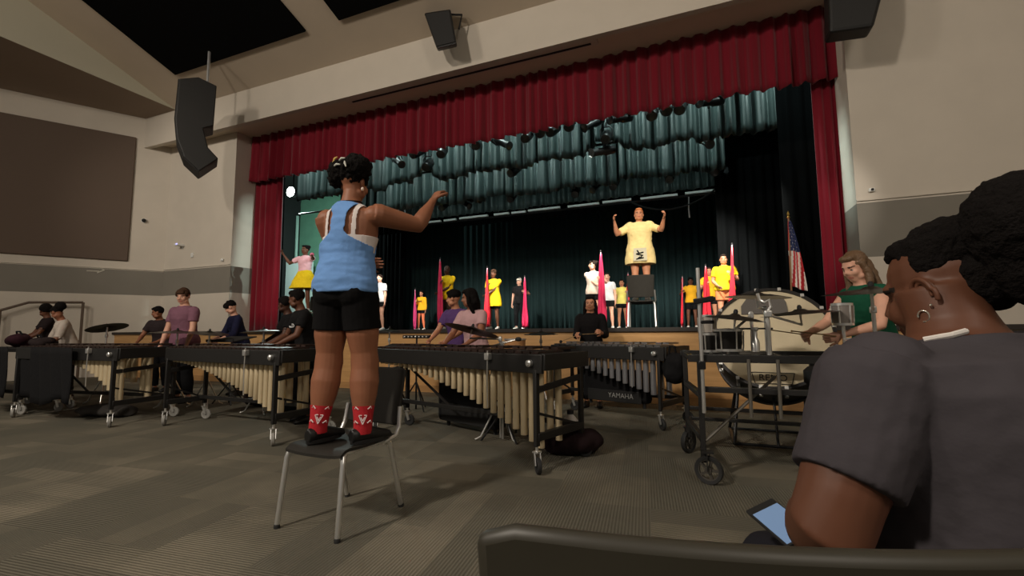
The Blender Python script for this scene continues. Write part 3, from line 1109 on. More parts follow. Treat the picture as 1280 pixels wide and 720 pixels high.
    def shoes(s, material, sole=None, sock=None, sock_h=.06, sw=1.0):
        k = s.k
        for e in (-1, 1):
            A = s.an[e]
            td = Matrix.Rotation(s.toe[e], 3, 'Z') @ V((0, 1, 0))
            sdv = td.cross(V((0, 0, 1)))
            z = V((0, 0, 1))
            b = V((A.x, A.y, A.z - .085 * k))
            mb = MB()
            mb.loft([(b + td * -.075 * k + z * .045 * k, sdv, z, .026 * k, .040 * k), (b + td * -.05 * k + z * .045 * k, sdv, z, .038 * k, .045 * k), (b + td * .0 * k + z * .048 * k, sdv, z, .042 * k, .052 * k),
                     (b + td * .07 * k + z * .040 * k, sdv, z, .046 * k, .042 * k), (b + td * .14 * k + z * .030 * k, sdv, z, .046 * k, .031 * k), (b + td * .185 * k + z * .025 * k, sdv, z, .030 * k, .022 * k)], 14)
            mb.tube([b + z * .04 * k, A + z * .0], [.042 * k, .044 * k], 12)
            sh = s.part('shoe', remesh(mb, min(s.voxel, .007), 2), material)
            sl = MB().loft([(b + z * .0 + td * .05 * k, td, sdv, .125 * k, .045 * k), (b + z * .022 * k + td * .05 * k, td, sdv, .132 * k, .049 * k)], 22)
            so_ = sl.build('sole', sole or rubber, sh)
            if sock:
                top = A.lerp(s.kn[e], sock_h / .385 / k * 1.0)
                mb = MB().tube([A - z * .03 * k, A, A.lerp(top, .5), top], [.040 * k * sw, .041 * k * sw, .043 * k * sw, .050 * k * sw], 16)
                mb.build('sock', sock, s.root)

    # ---- hair
    def hair(s, material, style='short', amp=.006, scale=18, voxel=None):
        k, M, hp = s.k, s.HM, s.head_pt
        mb = MB()
        vx = voxel or min(s.voxel, .008)
        if style == 'afro':
            mb.ell(hp((0, -.028, .05)), V((.100, .108, .098)) * k, M)
        elif style == 'curly':
            mb.ell(hp((0, -.02, .055)), V((.092, .102, .086)) * k, M)
            mb.ell(hp((0, .05, .088)), V((.066, .045, .035)) * k, M)
        else:
            mb.ell(hp((0, -.024, .042)), V((.082, .094, .090)) * k, M)
            mb.ell(hp((0, .035, .088)), V((.062, .050, .030)) * k, M)
        if style == 'fringe':
            mb.ell(hp((0, .072, .062)), V((.062, .026, .032)) * k, M)
            for e in (-1, 1):
                mb.ell(hp((e * .070, .02, .035)), V((.018, .045, .040)) * k, M)
        if style in ('long', 'longwavy'):
            b0 = hp((0, -.06, .02))
            nk, _ = s.tt(V((0, -.10, 1.30)) * k)
            nk2, _ = s.tt(V((0, -.125, 1.22)) * k)
            mid = hp((0, -.075, -.08))
            sx, fy = M @ V((1, 0, 0)), M @ V((0, 1, 0))
            mb.loft([(b0, sx, fy, .078 * k, .06 * k), (mid, sx, fy, .088 * k, .05 * k), (nk, sx, fy, .10 * k, .035 * k), (nk2, sx, fy, .07 * k, .022 * k)], 18)
            for e in (-1, 1):
                q0, q1, q2 = hp((e * .072, .0, .04)), hp((e * .086, .0, -.07)), s.tt(V((e * .105, .03, 1.32)) * k)[0]
                mb.tube([q0, q1, q2], [.024 * k, .03 * k, .02 * k], 10)
        if style == 'bun':
            mb.ell(hp((0, -.095, .085)), V((.055, .05, .05)) * k, M)
        if style == 'bigbun':
            mb.ell(hp((0, -.125, .06)), V((.085, .075, .085)) * k, M)
        if style == 'ponytail':
            mb.ell(hp((0, -.105, .05)), V((.04, .04, .04)) * k, M)
            mb.tube([hp((0, -.11, .05)), hp((0, -.16, 0)), hp((0, -.15, -.12)), hp((0, -.13, -.2))], [.03 * k, .04 * k, .035 * k, .01 * k], 10)
        if style == 'cap':
            pass
        o = s.part('hair', remesh(mb, vx, 2), material, amp * k, scale)
        return o

    def cap(s, material):
        k, M, hp = s.k, s.HM, s.head_pt
        mb = MB().ell(hp((0, -.012, .05)), V((.084, .104, .084)) * k, M)
        mb.loft([(hp((0, .07, .055)), M @ V((1, 0, 0)), M @ V((0, 0, 1)), .07 * k, .010 * k), (hp((0, .15, .042)), M @ V((1, 0, 0)), M @ V((0, 0, 1)), .05 * k, .006 * k)], 14)
        return s.part('cap', remesh(mb, .006, 1), material)


black_brow = mat('brow', (.02, .014, .01), .8)
hair_black = mat('hair_black', (.008, .0065, .006), .9, spec=.12, bump=.6, bump_scale=130)
hair_brown = mat('hair_brown', srgb(70, 48, 34), .8, spec=.2, bump=.5, bump_scale=90)
hair_dkbrown = mat('hair_dark_brown', srgb(38, 26, 20), .8, spec=.2, bump=.5, bump_scale=90)
hair_light = mat('hair_light_brown', srgb(112, 86, 62), .5, bump=.4, bump_scale=80)


def W(root_loc, yaw, p):         # world point to a person's own frame
    return Matrix.Rotation(-yaw, 3, 'Z') @ (V(p) - V(root_loc))


def face_yaw(d):                 # yaw that turns local +Y to the direction d
    return math.atan2(-d[0], d[1])


# ------------------------------------------------------------ chairs
seat_m = mat('chair_shell', srgb(44, 42, 38), .62, spec=.3, noise_amt=.08, noise_scale=20, bump=.08, bump_scale=150)


def make_chair(label, loc, rz, back_top=.86, group=None, shell=None):
    """sits facing local +Y: feet span .45 x .53"""
    r = thing('chair', label, 'chair', loc, rz, group)
    mb = MB()
    # seat shell, curved at the front
    n = 14
    prof = []
    for i in range(n + 1):
        t = i / n
        y = -.20 + .44 * t
        z = .452 - .012 * math.sin(t * math.pi) - (.03 * max(0, (t - .85) / .15) ** 2)
        prof.append((y, z))
    for th in (0, -.016):
        for j in range(11):
            x = -.215 + .43 * j / 10
            for y, z in prof:
                mb.v.append(V((x * (1 - .06 * abs(y + .2)), y, z + th + .012 * abs(x / .215) ** 3)))
    w = n + 1
    o2 = 11 * w
    for j in range(10):
        for i in range(n):
            mb.face((j * w + i, j * w + i + 1, (j + 1) * w + i + 1, (j + 1) * w + i))
            mb.face((o2 + j * w + i, o2 + (j + 1) * w + i, o2 + (j + 1) * w + i + 1, o2 + j * w + i + 1))
    for j in range(10):
        for i in (0, n):
            mb.face((j * w + i, (j + 1) * w + i, o2 + (j + 1) * w + i, o2 + j * w + i))
    for i in range(n):
        for j in (0, 10):
            mb.face((j * w + i, j * w + i + 1, o2 + j * w + i + 1, o2 + j * w + i))
    mb.build('seat', shell or seat_m, r)
    # backrest: a curved panel with rounded corners
    b = MB()
    nx, nz = 14, 10
    z0, z1 = .50, back_top
    for th in (0, -.022):
        for j in range(nz + 1):
            v = j / nz
            for i in range(nx + 1):
                u = -1 + 2 * i / nx
                hw = .222 - .015 * (1 - v)
                cz = z0 + (z1 - z0) * v
                e = max(0, abs(u) - .82) / .18
                cz = (z0 + z1) / 2 + (cz - (z0 + z1) / 2) * (1 - .06 * e ** 2)
                b.v.append(V((u * hw, -.235 - .055 * v + th - .03 * (1 - u * u), cz)))
    w = nx + 1
    o2 = (nz + 1) * w
    for j in range(nz):
        for i in range(nx):
            a = j * w + i
            b.face((a, a + 1, a + 1 + w, a + w)); b.face((o2 + a, o2 + a + w, o2 + a + 1 + w, o2 + a + 1))
    for j in range(nz):
        for i in (0, nx):
            a = j * w + i
            b.face((a, a + w, o2 + a + w, o2 + a))
    for i in range(nx):
        for j in (0, nz):
            a = j * w + i
            b.face((a, a + 1, o2 + a + 1, o2 + a))
    b.build('backrest', shell or seat_m, r, bevel=.009)
    for sx in (-1, 1):
        MB().tube([(sx * .215, -.10, .43), (sx * .225, -.20, .45), (sx * .225, -.235, .50), (sx * .215, -.255, .62)], .014, 10).build('back_post', chrome, r)
        lg = MB().tube([(sx * .19, .19, .428), (sx * .205, .215, .415), (sx * .212, .225, .38), (sx * .225, .265, .015)], .0155, 12).build('leg', chrome, r)
        MB().lathe([(.017, 0), (.0175, .014), (.015, .022)], (sx * .225, .266, 0), n=12).build('foot_cap', rubber, lg)
        lg = MB().tube([(sx * .19, -.13, .428), (sx * .205, -.165, .415), (sx * .212, -.175, .38), (sx * .222, -.268, .015)], .0155, 12).build('leg', chrome, r)
        MB().lathe([(.017, 0), (.0175, .014), (.015, .022)], (sx * .222, -.27, 0), n=12).build('foot_cap', rubber, lg)
        MB().tube([(sx * .19, -.13, .428), (sx * .19, .19, .428)], .011, 8).build('side_rail', chrome, r)
    return r
# ================================================================ the cast
T_yellow = fabric('tee_yellow', srgb(246, 206, 34))
T_gold = fabric('tee_gold', srgb(238, 176, 40))
T_black = fabric('tee_black', srgb(24, 23, 24))
T_white = fabric('tee_white', srgb(226, 226, 228))
T_pink = fabric('tee_pink', srgb(240, 190, 200))
T_paleyellow = fabric('tee_pale_yellow', srgb(238, 224, 120))
T_cream = fabric('tee_cream', srgb(244, 220, 156))
short_black = fabric('short_black', srgb(18, 18, 19))
pants_black = fabric('pants_black', srgb(20, 20, 22))
shoe_white = mat('shoe_white', srgb(225, 222, 215), .5)
shoe_black = mat('shoe_black', srgb(20, 20, 20), .45)
S_yaw = R(180)


def stage_spot(px, top, H):
    Y = 7.4
    while Y < 16.0 and at(px, top, Y).z < STAGE_Z + H:
        Y += .02
    p = at(px, top, Y)
    return V((p.x, Y, STAGE_Z))


def cut(o, keep, thick=.004):
    bm = bmesh.new(); bm.from_mesh(o.data)
    bmesh.ops.delete(bm, geom=[f for f in bm.faces if not keep(f.calc_center_median())], context='FACES')
    bmesh.ops.smooth_vert(bm, verts=[v for v in bm.verts if v.is_boundary], factor=.5, use_axis_x=True, use_axis_y=True, use_axis_z=True)
    bmesh.ops.smooth_vert(bm, verts=[v for v in bm.verts if v.is_boundary], factor=.5, use_axis_x=True, use_axis_y=True, use_axis_z=True)
    bm.to_mesh(o.data); bm.free()
    if thick:
        md = o.modifiers.new('thick', 'SOLIDIFY'); md.thickness = thick; md.offset = 0


# ---------------------------------------------- the conductor on the chair in front
chair0 = make_chair('black shell chair on chrome legs that the girl in the blue tank top stands on', (-2.015, 2.245, 0), R(178), group='black shell chairs')
cy = R(9)
cl_ = V((-1.985, 2.20, .452))
c = Person(cl_, cy, 'person seen from behind in blue tank top conducting on a chair with one arm out', H=1.69, girth=1.07, skin_key='brown',
           lean=3, twist=-2, head_yaw=-8, head_pitch=-10, handR=W(cl_, cy, at_d(541, 251, 3.12)), elbR=(.4, .1, -.9),
           handL=(-.10, .37, 1.13), elbL=(.1, .1, -1), footL=(-.135, -.02, 0), footR=(.135, .02, 0), kneeL=(-.05, 1, 0), kneeR=(.05, 1, 0),
           curl=.75, palmR=W(V((0, 0, 0)), cy, (.2, .5, -1)), voxel=.0055, arm_girth=1.28, bust=.02, toe=(-14, -28), leg_girth=1.12, calf=1.32)
c.body()
kk = c.k
bra = c.part('bra', remesh(MB().loft(c.tsecs(1.0, 1.45, .009), 28), .006, 3), fabric('bra_white', srgb(232, 222, 218), .1))


def _bra(p):
    z, x = p.z / kk, abs(p.x / kk)
    if 1.12 < z < 1.235:
        return True
    sx = .092 + (z - 1.235) * .02
    return z >= 1.235 and z < 1.44 and abs(x - sx) < .014


cut(bra, _bra, .003)
tank = MB().loft(c.tsecs(.885, 1.452, .022, flare=.015), 28)
tank_o = c.part('tank_top', remesh(tank, .006, 4), fabric('tank_blue', srgb(116, 160, 220), .35), .013, V((3, 3, 8)))


def _tank(p):
    z, x = p.z / kk, abs(p.x / kk)
    if z < 1.135:
        return True
    if p.y < .01:                      # racer back
        t = smooth01((z - 1.135) / .125)
        w = .20 * (1 - t) + .048 * t
        if z > 1.36:
            w = .048 + (z - 1.36) * .5
        return x < w
    return x < .15 - (z - 1.135) * .25 and z < 1.40


cut(tank_o, _tank, .004)
c.bottoms(fabric('shorts_black_stretch', srgb(16, 15, 16), .1), .52, .010, 1.0, flare=.004)
red_sock = mat('red_sock', srgb(190, 34, 44), .9, bump=.3, bump_scale=200)
c.shoes(shoe_black, None, red_sock, .125, 1.3)
wm = mat('sock_mark', srgb(235, 215, 215), .8)
for e in (-1, 1):
    A, K = c.an[e], c.kn[e]
    dz = (K - A).normalized()
    back = (Matrix.Rotation(-cy, 3, 'Z') @ V((.62, -.78, 0))).normalized()
    sdv = dz.cross(back).normalized()
    mk = MB()
    cc = A + dz * .05 + back * .060
    for a, b in (((-.022, .03), (0, -.02)), ((.022, .03), (0, -.02)), ((-.022, .03), (-.006, .03)), ((.022, .03), (.006, .03)), ((-.010, .02), (0, -.002)), ((.010, .02), (0, -.002))):
        mk.tube([cc + sdv * a[0] + dz * a[1], cc + sdv * b[0] + dz * b[1]], .0032, 6)
    mk.build('sock_mark', wm, c.root)
    for s_ in (-1, 1):
        for h in (.078, .0):
            mk = MB().tube([cc + sdv * s_ * .046 - back * .016 + dz * (h - .012), cc + sdv * s_ * .042 - back * .010 + dz * h, cc + sdv * s_ * .026 - back * .002 + dz * (h - .014)], .0035, 6)
            mk.build('sock_mark', wm, c.root)
# hair: a wide puff with clips
mb = MB()
mb.ell(c.head_pt((0, -.02, .045)), V((.092, .104, .090)), c.HM)
mb.ell(c.head_pt((-.065, -.06, .06)), V((.090, .080, .080)), c.HM)
mb.ell(c.head_pt((.050, -.055, .075)), V((.094, .085, .078)), c.HM)
mb.ell(c.head_pt((-.118, -.03, .03)), V((.056, .060, .056)), c.HM)
hair_o = c.part('hair', remesh(mb, .006, 2), hair_black, .015, 34)
clip_m = [mat('clip_white', srgb(225, 225, 215), .3), mat('clip_yellow', srgb(226, 190, 110), .3)]
for i, (x, y, z, a) in enumerate(((-.005, -.145, .10, .2), (-.06, -.15, .13, .9), (.045, -.135, .05, -1.1), (-.02, -.15, .06, .1))):
    q = c.head_pt((x, y, z))
    d1 = c.HM @ V((math.cos(a), 0, math.sin(a)))
    q = hair_o.closest_point_on_mesh(q)[1] + V((0, -.006, 0))
    MB().tube([q - d1 * .022, q + V((0, -.006, .004)), q + d1 * .022], [.004, .007, .004], 8).build('hair_clip', clip_m[i == 1], c.root)
q = c.head_pt((.083, -.005, -.055))
MB().ell(q, (.010, .010, .013)).build('earring', mat('earring_pale', srgb(235, 215, 200), .3), c.root)
nk = c.tt(V((0, -.012, 1.462)) * kk)[0]
MB().tube([nk + V((.068 * math.cos(a), .072 * math.sin(a), .008 * math.sin(a) + (.0))) for a in np.linspace(0, 2 * math.pi, 25)], .004, 6).build('lanyard', short_black, c.root)

# ---------------------------------------------- the woman seated at the right
wy = R(37)
wl_ = V((.535, 1.175, 0))
hl = W(wl_, wy, at_d(1012, 672, 1.0))
hr = W(wl_, wy, at_d(1052, 700, 1.06))
w = Person(wl_, wy, 'person in dark grey tee seated at the right, seen from behind, holding a phone', H=1.72, girth=1.62, skin_key='deep',
           lean=9, twist=2, head_yaw=6, head_pitch=-6, pelvis=.565, handL=hl, elbL=(-.55, -.1, -.8), handR=hr, elbR=(.6, -.3, -.7),
           footL=(-.14, .52, 0), footR=(.14, .50, 0), curl=.55, palmL=(.5, .2, .6), voxel=.0055, arm_girth=1.62, bust=.05, leg_girth=1.15, head_off=(.040, -.014, -.054), head_scale=1.08)


def _ears(s):
    out = []
    for e in (-1, 1):
        mb = MB()
        em = s.HM @ Matrix.Rotation(e * R(24), 3, 'Z') @ Matrix.Rotation(R(-14), 3, 'X')
        c_ = V((e * .086, -.010, -.010))

        def q(y, z, x=0):
            return s.head_pt(c_) + em @ V((e * x, y, z)) * s.k
        hel = [q(.021 * math.cos(a) - (.004 if math.sin(a) < 0 else 0), .032 * math.sin(a) - .002, .006) for a in np.linspace(-.35, 4.0, 26)]
        mb.tube(hel, [.0042] + [.0050] * 24 + [.0046], 10)
        mb.tube([q(.010 * math.cos(a) - .003, .020 * math.sin(a) + .001, .004) for a in np.linspace(.4, 3.9, 18)], .0036, 8)
        mb.ell(q(0, 0, -.006), V((.006, .020, .031)) * s.k, em)
        mb.ell(q(.014, -.010, .003), V((.005, .006, .008)) * s.k, em)
        mb.ell(q(.004, -.034, .002), V((.006, .011, .012)) * s.k, em)
        mb.ell(q(0, 0, -.013), V((.012, .014, .022)) * s.k, em)
        out.append(remesh(mb, .0022, 2))
    return out


w.body(jaw=1.22, ears=_ears)
shirt = w.shirt(fabric('tee_charcoal', srgb(72, 68, 72), .3), .80, .74, .017, .03, .0055, wrinkle=.004, neck=1.437, arm_infl=.012)
w.bottoms(fabric('pants_charcoal', srgb(34, 34, 40)), 1.8, .012, 1.02, name='pants', voxel=.009)
w.shoes(shoe_black)
kk = w.k
mb = MB()
mb.ell(w.head_pt((0, -.036, .072)), V((.077, .084, .066)) * kk, w.HM)
mb.ell(w.head_pt((0, -.070, .012)), V((.062, .050, .072)) * kk, w.HM)
mb.ell(w.head_pt((0, .022, .094)), V((.058, .045, .028)) * kk, w.HM)
for e in (-1, 1):
    mb.ell(w.head_pt((e * .066, -.020, .050)), V((.012, .030, .028)) * kk, w.HM)
mb.ell(w.head_pt((0, -.150, .07)), V((.105, .085, .10)) * kk, w.HM)
mb.ell(w.head_pt((.0, -.13, .0)), V((.075, .05, .075)) * kk, w.HM)
mb.ell(w.head_pt((.0, -.075, .0)), V((.06, .03, .05)) * kk, w.HM)
w.part('hair', remesh(mb, .005, 2), hair_black, .006, 40)
silver = mat('earring_silver', srgb(230, 225, 210), .2, .9)
for e in (-1, 1):
    q = w.head_pt((e * .100, .002, -.052))
    ax = w.HM @ V((1, 0, 0))
    MB().tube([q + w.HM @ V((0, .009 * math.cos(a), .011 * math.sin(a))) for a in np.linspace(0, 5.2, 16)], .0016, 6).build('earring', silver, w.root)
    MB().ell(w.head_pt((e * .102, -.016, -.036)), (.003, .003, .003)).build('earring', silver, w.root)
strap = [w.tt(V((x, y, z)) * kk)[0] for x, y, z in ((-.075, -.072, 1.446), (-.105, -.066, 1.440), (-.125, -.03, 1.436))]
MB().tube(strap, .006, 8).build('bra_strap', fabric('strap_white', srgb(228, 222, 215), .1), w.root)
make_chair('black shell chair under the person in the dark grey tee, mostly out of view', (wl_.x, wl_.y, 0) if False else (wl_ + Matrix.Rotation(wy, 3, 'Z') @ V((0, .10, 0))), wy, group='black shell chairs')
# phone
pc = at_d(974, 652, 1.05)
ph = thing('phone', 'phone with a pale blue screen held low by the seated woman', 'phone', pc)
d1 = (at_d(1000, 674, .98) - at_d(948, 632, 1.13)).normalized()
upv = V((-.15, -.55, .8)); upv = (upv - d1 * upv.dot(d1)).normalized()
sv = d1.cross(upv)
Mp = Matrix((d1, sv, upv)).transposed()
MB().box((0, 0, 0), (.155, .074, .009), Mp).build('casing', black_matte, ph, bevel=.003)
MB().box(upv * .0052 + d1 * .012, (.125, .066, .001), Mp).build('screen', mat('phone_screen', srgb(120, 150, 190), .2, emit=.25), ph)
MB().box(-upv * .006 - d1 * .058, (.03, .03, .004), Mp).build('camera_bump', chrome, ph, bevel=.002)

# the chair whose back crosses the bottom edge
fc_loc = V((.050, .456, 0)) + Matrix.Rotation(R(15), 3, 'Z') @ V((0, .30, 0))
make_chair('olive black shell chair back cut off by the bottom edge of the photo', fc_loc, R(15), .93, group='black shell chairs', shell=mat('chair_shell_olive', srgb(56, 53, 44), .45, noise_amt=.06, noise_scale=20)).scale.x = 1.14


# ---------------------------------------------- the people on the stage
flag_mats = dict(pink=mat('flag_pink', srgb(226, 40, 92), .7, noise_amt=.15, noise_scale=5), red=mat('flag_red', srgb(214, 30, 50), .7, noise_amt=.15, noise_scale=5),
                 magenta=mat('flag_magenta', srgb(190, 46, 106), .7, noise_amt=.15, noise_scale=5))
pole_m = mat('flag_pole', srgb(205, 180, 190), .4)


def guard_flag(label, base, top, col, width=.11, c0=.06, c1=.96, seed=0, group='furled flags'):
    base, top = V(base), V(top)
    f = thing('flag', label, 'flag', base, 0, group)
    d = top - base
    MB().tube([(0, 0, 0), d], .014, 8).build('pole', pole_m, f)
    MB().ell(d, (.022, .022, .03)).build('end_cap', rubber, f)
    mb = MB()
    n, m = 40, 22
    rnd = random.Random(seed)
    ph = rnd.uniform(0, 6)
    L = d.length
    for i in range(m + 1):
        t = i / m
        h = c1 + (c0 - c1) * t
        r = .016 + .62 * width * (t ** 1.1) * (1 - .35 * smooth01((t - .8) / .2)) * (1 + .25 * math.sin(5 * t + ph))
        for k in range(n):
            a = 2 * math.pi * k / n
            rr = r * (1 + .38 * math.sin(4 * a + ph + 1.5 * t) + .2 * math.sin(7 * a + 2 * t))
            off = V((.35 * width * t, -.2 * width * t, 0))
            edge = .05 * math.sin(3 * a + ph) if i == m else 0
            mb.v.append(d * h + off + V((math.cos(a) * rr, math.sin(a) * rr * .7, edge)))
    for i in range(m):
        for k in range(n):
            k2 = (k + 1) % n
            mb.face((i * n + k, i * n + k2, (i + 1) * n + k2, (i + 1) * n + k))
    mb.face([k for k in range(n)]); mb.face([m * n + k for k in range(n)][::-1])
    mb.build('cloth', flag_mats[col], f, angle=180)
    return f


def performer(px, top, H, label, shirt, legs, skin_key, hair=('short', hair_black), flag=None, yaw=180, girth=1.0, sleeve=.6, hem=.86, shoes=shoe_white, bare_legs=True, pose=None, short_len=.45, **k):
    loc = stage_spot(px, top, H)
    ya = R(yaw)
    kw = dict(H=H, girth=girth, skin_key=skin_key, voxel=.011, footL=(-.12, 0, 0), footR=(.12, .02, 0), group='performers on the stage')
    kw.update(k)
    fpos = None
    if flag:
        fpx, ftop, col, flab, width = flag
        Yf = loc.y - .30
        b = at(fpx, 409, Yf)
        b.z = STAGE_Z
        t = at(fpx + 1, ftop, Yf)
        fpos = (b, t)
        guard_flag(flab, b, t, col, width, seed=px)
        s_ = Matrix.Rotation(-ya, 3, 'Z')
        l1 = s_ @ (b.lerp(t, (1.0 * H / 1.7) / (t.z - b.z)) - loc)
        l2 = s_ @ (b.lerp(t, (1.22 * H / 1.7) / (t.z - b.z)) - loc)
        near, far = ('handL', 'handR') if l1.x < 0 else ('handR', 'handL')
        if pose == 'both':
            kw[far] = l1 + V((0, -.04, 0)); kw[near] = l2 + V((0, -.05, 0))
        else:
            kw[near] = l2 + V((0, -.05, 0))
    p = Person(loc, ya, label, **kw)
    p.body(hand_voxel=.006)
    p.shirt(shirt, hem, sleeve, .02, .08, .011)
    p.bottoms(legs, short_len, .016, 1.0, name='shorts' if short_len < 1 else 'pants', voxel=.011)
    p.shoes(shoes)
    if hair:
        p.hair(hair[1], hair[0], voxel=.009)
    return p


p = performer(527, 364, 1.46, 'person in an orange sweatshirt, smallest of the flag holders at the left', T_gold, short_black, 'tan', ('ponytail', hair_black),
              (518, 361, 'magenta', 'short magenta flag beside the person in the orange sweatshirt', .07), sleeve=1.85, short_len=.35)
# lettering block across the chest
mb = MB()
for i, x in enumerate((-.09, -.055, -.02, .015, .05, .085)):
    cpt = p.tt(V((x, .158, 1.25)) * p.k)[0]
    mb.box(cpt, (.022, .012, .05))
mb.build('chest_lettering', fabric('letter_brown', srgb(120, 80, 30), .1), p.root)
p.bottoms(mat('tights_orange', srgb(226, 120, 80), .8), 1.9, .004, .95, name='tights', voxel=.011, flare=0)
performer(559, 333, 1.84, 'tall person with shaved head in yellow tee holding a pink flag', T_yellow, fabric('shorts_brown', srgb(70, 52, 44)), 'dark', None,
          (549, 323, 'pink', 'tall pink flag held by the tall person with shaved head', .12), pose='both', short_len=.8, girth=1.05, hem=.80)
performer(617, 338, 1.76, 'person in long yellow tee and black shorts beside a red flag pole', T_yellow, short_black, 'deep', ('curly', hair_brown),
          (608, 334, 'red', 'red flag held by the person in the long yellow tee', .10), pose='both', hem=.66, girth=1.04, short_len=.7)
p = performer(649, 348, 1.66, 'person in black tee and white cap with a pink flag', T_black, pants_black, 'light', ('short', hair_black),
              (655, 345, 'pink', 'pink flag trailing low beside the person in the white cap', .15), short_len=1.9)
p.cap(fabric('cap_white', srgb(220, 214, 206), .1))
performer(741, 327, 1.66, 'person in cream top looking left behind the tallest pink flag', fabric('top_cream', srgb(226, 206, 190)), short_black, 'light', ('bun', hair_dkbrown),
          (750, 314, 'pink', 'tallest pink flag, left of the conductor on the stage chair', .16), pose='both', head_yaw=-60, short_len=.4, sleeve=.5)
performer(759, 342, 1.66, 'person in white tee and dark shorts between the pink flag and the pale yellow tee', T_white, short_black, 'light', ('bun', hair_dkbrown), None, short_len=.5)
performer(777, 350, 1.6, 'person in pale yellow tee with a thin red flag left of the stage chair', T_paleyellow, short_black, 'tan', ('ponytail', hair_black),
          (784, 340, 'red', 'thin red flag just left of the stage chair', .06), short_len=.4)
performer(863, 350, 1.64, 'person in mustard tee far back behind the drum stand pole', T_gold, short_black, 'deep', ('curly', hair_black),
          (852, 345, 'red', 'thin dark red flag left of the person in the mustard tee', .03), short_len=.6)
performer(886, 335, 1.66, 'person in orange yellow tee half hidden behind the large yellow tee', T_gold, short_black, 'tan', ('short', hair_dkbrown),
          (881, 331, 'red', 'red flag spreading above the left bongo drum', .17), short_len=.5)
performer(904, 319, 1.72, 'person in bright yellow tee standing in front beside a red flag at the right', T_yellow, fabric('shorts_tan', srgb(206, 130, 84)), 'tan', ('short', hair_dkbrown),
          (914, 305, 'red', 'tall red flag right of the person in the bright yellow tee', .09), short_len=.6, girth=1.15, handR=(.16, .18, .98))
performer(475, 344, 1.66, 'person on stage mostly hidden behind the conductor in the tank top', T_white, short_black, 'light', ('short', hair_dkbrown), None, short_len=.4)

# the girl in pink on a chair at the stage left
pk = V((at(379, 400, 8.35).x, 8.35, STAGE_Z + .452))
make_chair('black shell chair at the stage left under the girl in the yellow skirt', (pk.x, pk.y + .0, STAGE_Z), R(165), group='black shell chairs')
g = Person(pk, R(200), 'person in pink tee and yellow skirt standing high at the left of the stage', H=1.62, skin_key='deep', voxel=.009,
           handR=W(pk, R(200), at(355, 319, 8.15)), elbR=(.4, -.3, -.9), handL=W(pk, R(200), at(391, 321, 8.05)), elbL=(-.8, 0, -.8), head_yaw=-28, group='performers on the stage')
g.body(hand_voxel=.005)
g.shirt(T_pink, .99, .55, .016, .02)
g.skirt(fabric('skirt_yellow', srgb(240, 208, 40)), 1.06, .60, .20)
g.shoes(shoe_white)
g.hair(hair_black, 'bun')
q = g.wr[-1]
MB().ell(q + V((.0, .04, .05)), (.05, .04, .045)).build('wrist_scrunchie', mat('scrunchie_pink', srgb(226, 120, 150), .7, bump=.6, bump_scale=30), g.root)

# the conductor in yellow on the stage chair
yc = V((at(803, 400, 8.05).x, 8.05, STAGE_Z + .452))
make_chair('black shell chair on the stage under the person in the long yellow shirt', (yc.x, yc.y, STAGE_Z), R(4), .87, group='black shell chairs')
ya = R(186)
g = Person(yc, ya, 'person in long pale yellow shirt conducting with both arms raised on a stage chair', H=1.60, girth=1.12, skin_key='tan', voxel=.009,
           handR=W(yc, ya, at(768, 277, 7.78)), elbR=(.5, 0, -1), handL=W(yc, ya, at(830, 272, 7.78)), elbL=(-.5, 0, -1), curl=.8, head_pitch=4, group='performers on the stage', arm_girth=1.1)
g.body(hand_voxel=.005)
sh = g.shirt(T_cream, .675, .78, .048, .06, wrinkle=.010)
g.bottoms(fabric('shorts_tan_short', srgb(190, 120, 80)), .25, .010, 1.0)
g.shoes(shoe_white)
g.hair(mat('hair_blond', srgb(190, 112, 60), .5, bump=.4, bump_scale=80), 'short', .003)
kk = g.k
gp = MB()
gp.prism([V((x, .222, z)) * kk for x, z in ((-.12, .71), (.12, .71), (.11, .94), (-.11, .94))], (0, .012, 0))
gp.build('print_panel', fabric('print_pale', srgb(206, 200, 176), .1), g.root)
gp = MB()
for a, b in (((.05, .92), (.02, .87)), ((-.06, .88), (.07, .85)), ((-.05, .82), (.06, .85)), ((.0, .80), (.04, .77)), ((-.06, .78), (.07, .76)), ((-.03, .83), (-.01, .78))):
    gp.tube([V((a[0], .237, a[1] - .02)) * kk, V((b[0], .237, b[1] - .02)) * kk], .012, 6)
gp.build('print_mark', fabric('print_black', srgb(30, 34, 34), .1), g.root)

# the national flag on its staff
fb = V((at(991, 405, 9.35).x, 9.35, STAGE_Z))
ft = at(985.5, 272, 9.35)
us = thing('national_flag', 'striped flag with white stars on blue hanging from a staff at the stage right', 'flag', fb)
dv = ft - fb
MB().tube([(0, 0, .02), dv], .016, 8).build('staff', wood_material('staff_wood', srgb(120, 84, 50), srgb(140, 100, 60), 'z'), us)
MB().lathe([(.01, -.02), (.03, 0), (.012, .03), (.024, .06), (.004, .12)], dv, n=14).build('finial', mat('gold', srgb(222, 178, 90), .3, .8), us)
MB().lathe([(.17, 0), (.16, .02), (.05, .05), (.03, .09)], (0, 0, 0), n=20).build('base', mat('gold', srgb(222, 178, 90), .3, .8), us)
fl_m = [mat('us_red', srgb(186, 40, 48), .8), mat('us_white', srgb(232, 222, 210), .8), mat('us_blue', srgb(34, 44, 84), .8)]
mb = MB()
nu, nv = 26, 64                      # u across the bunched fly, v down the drape
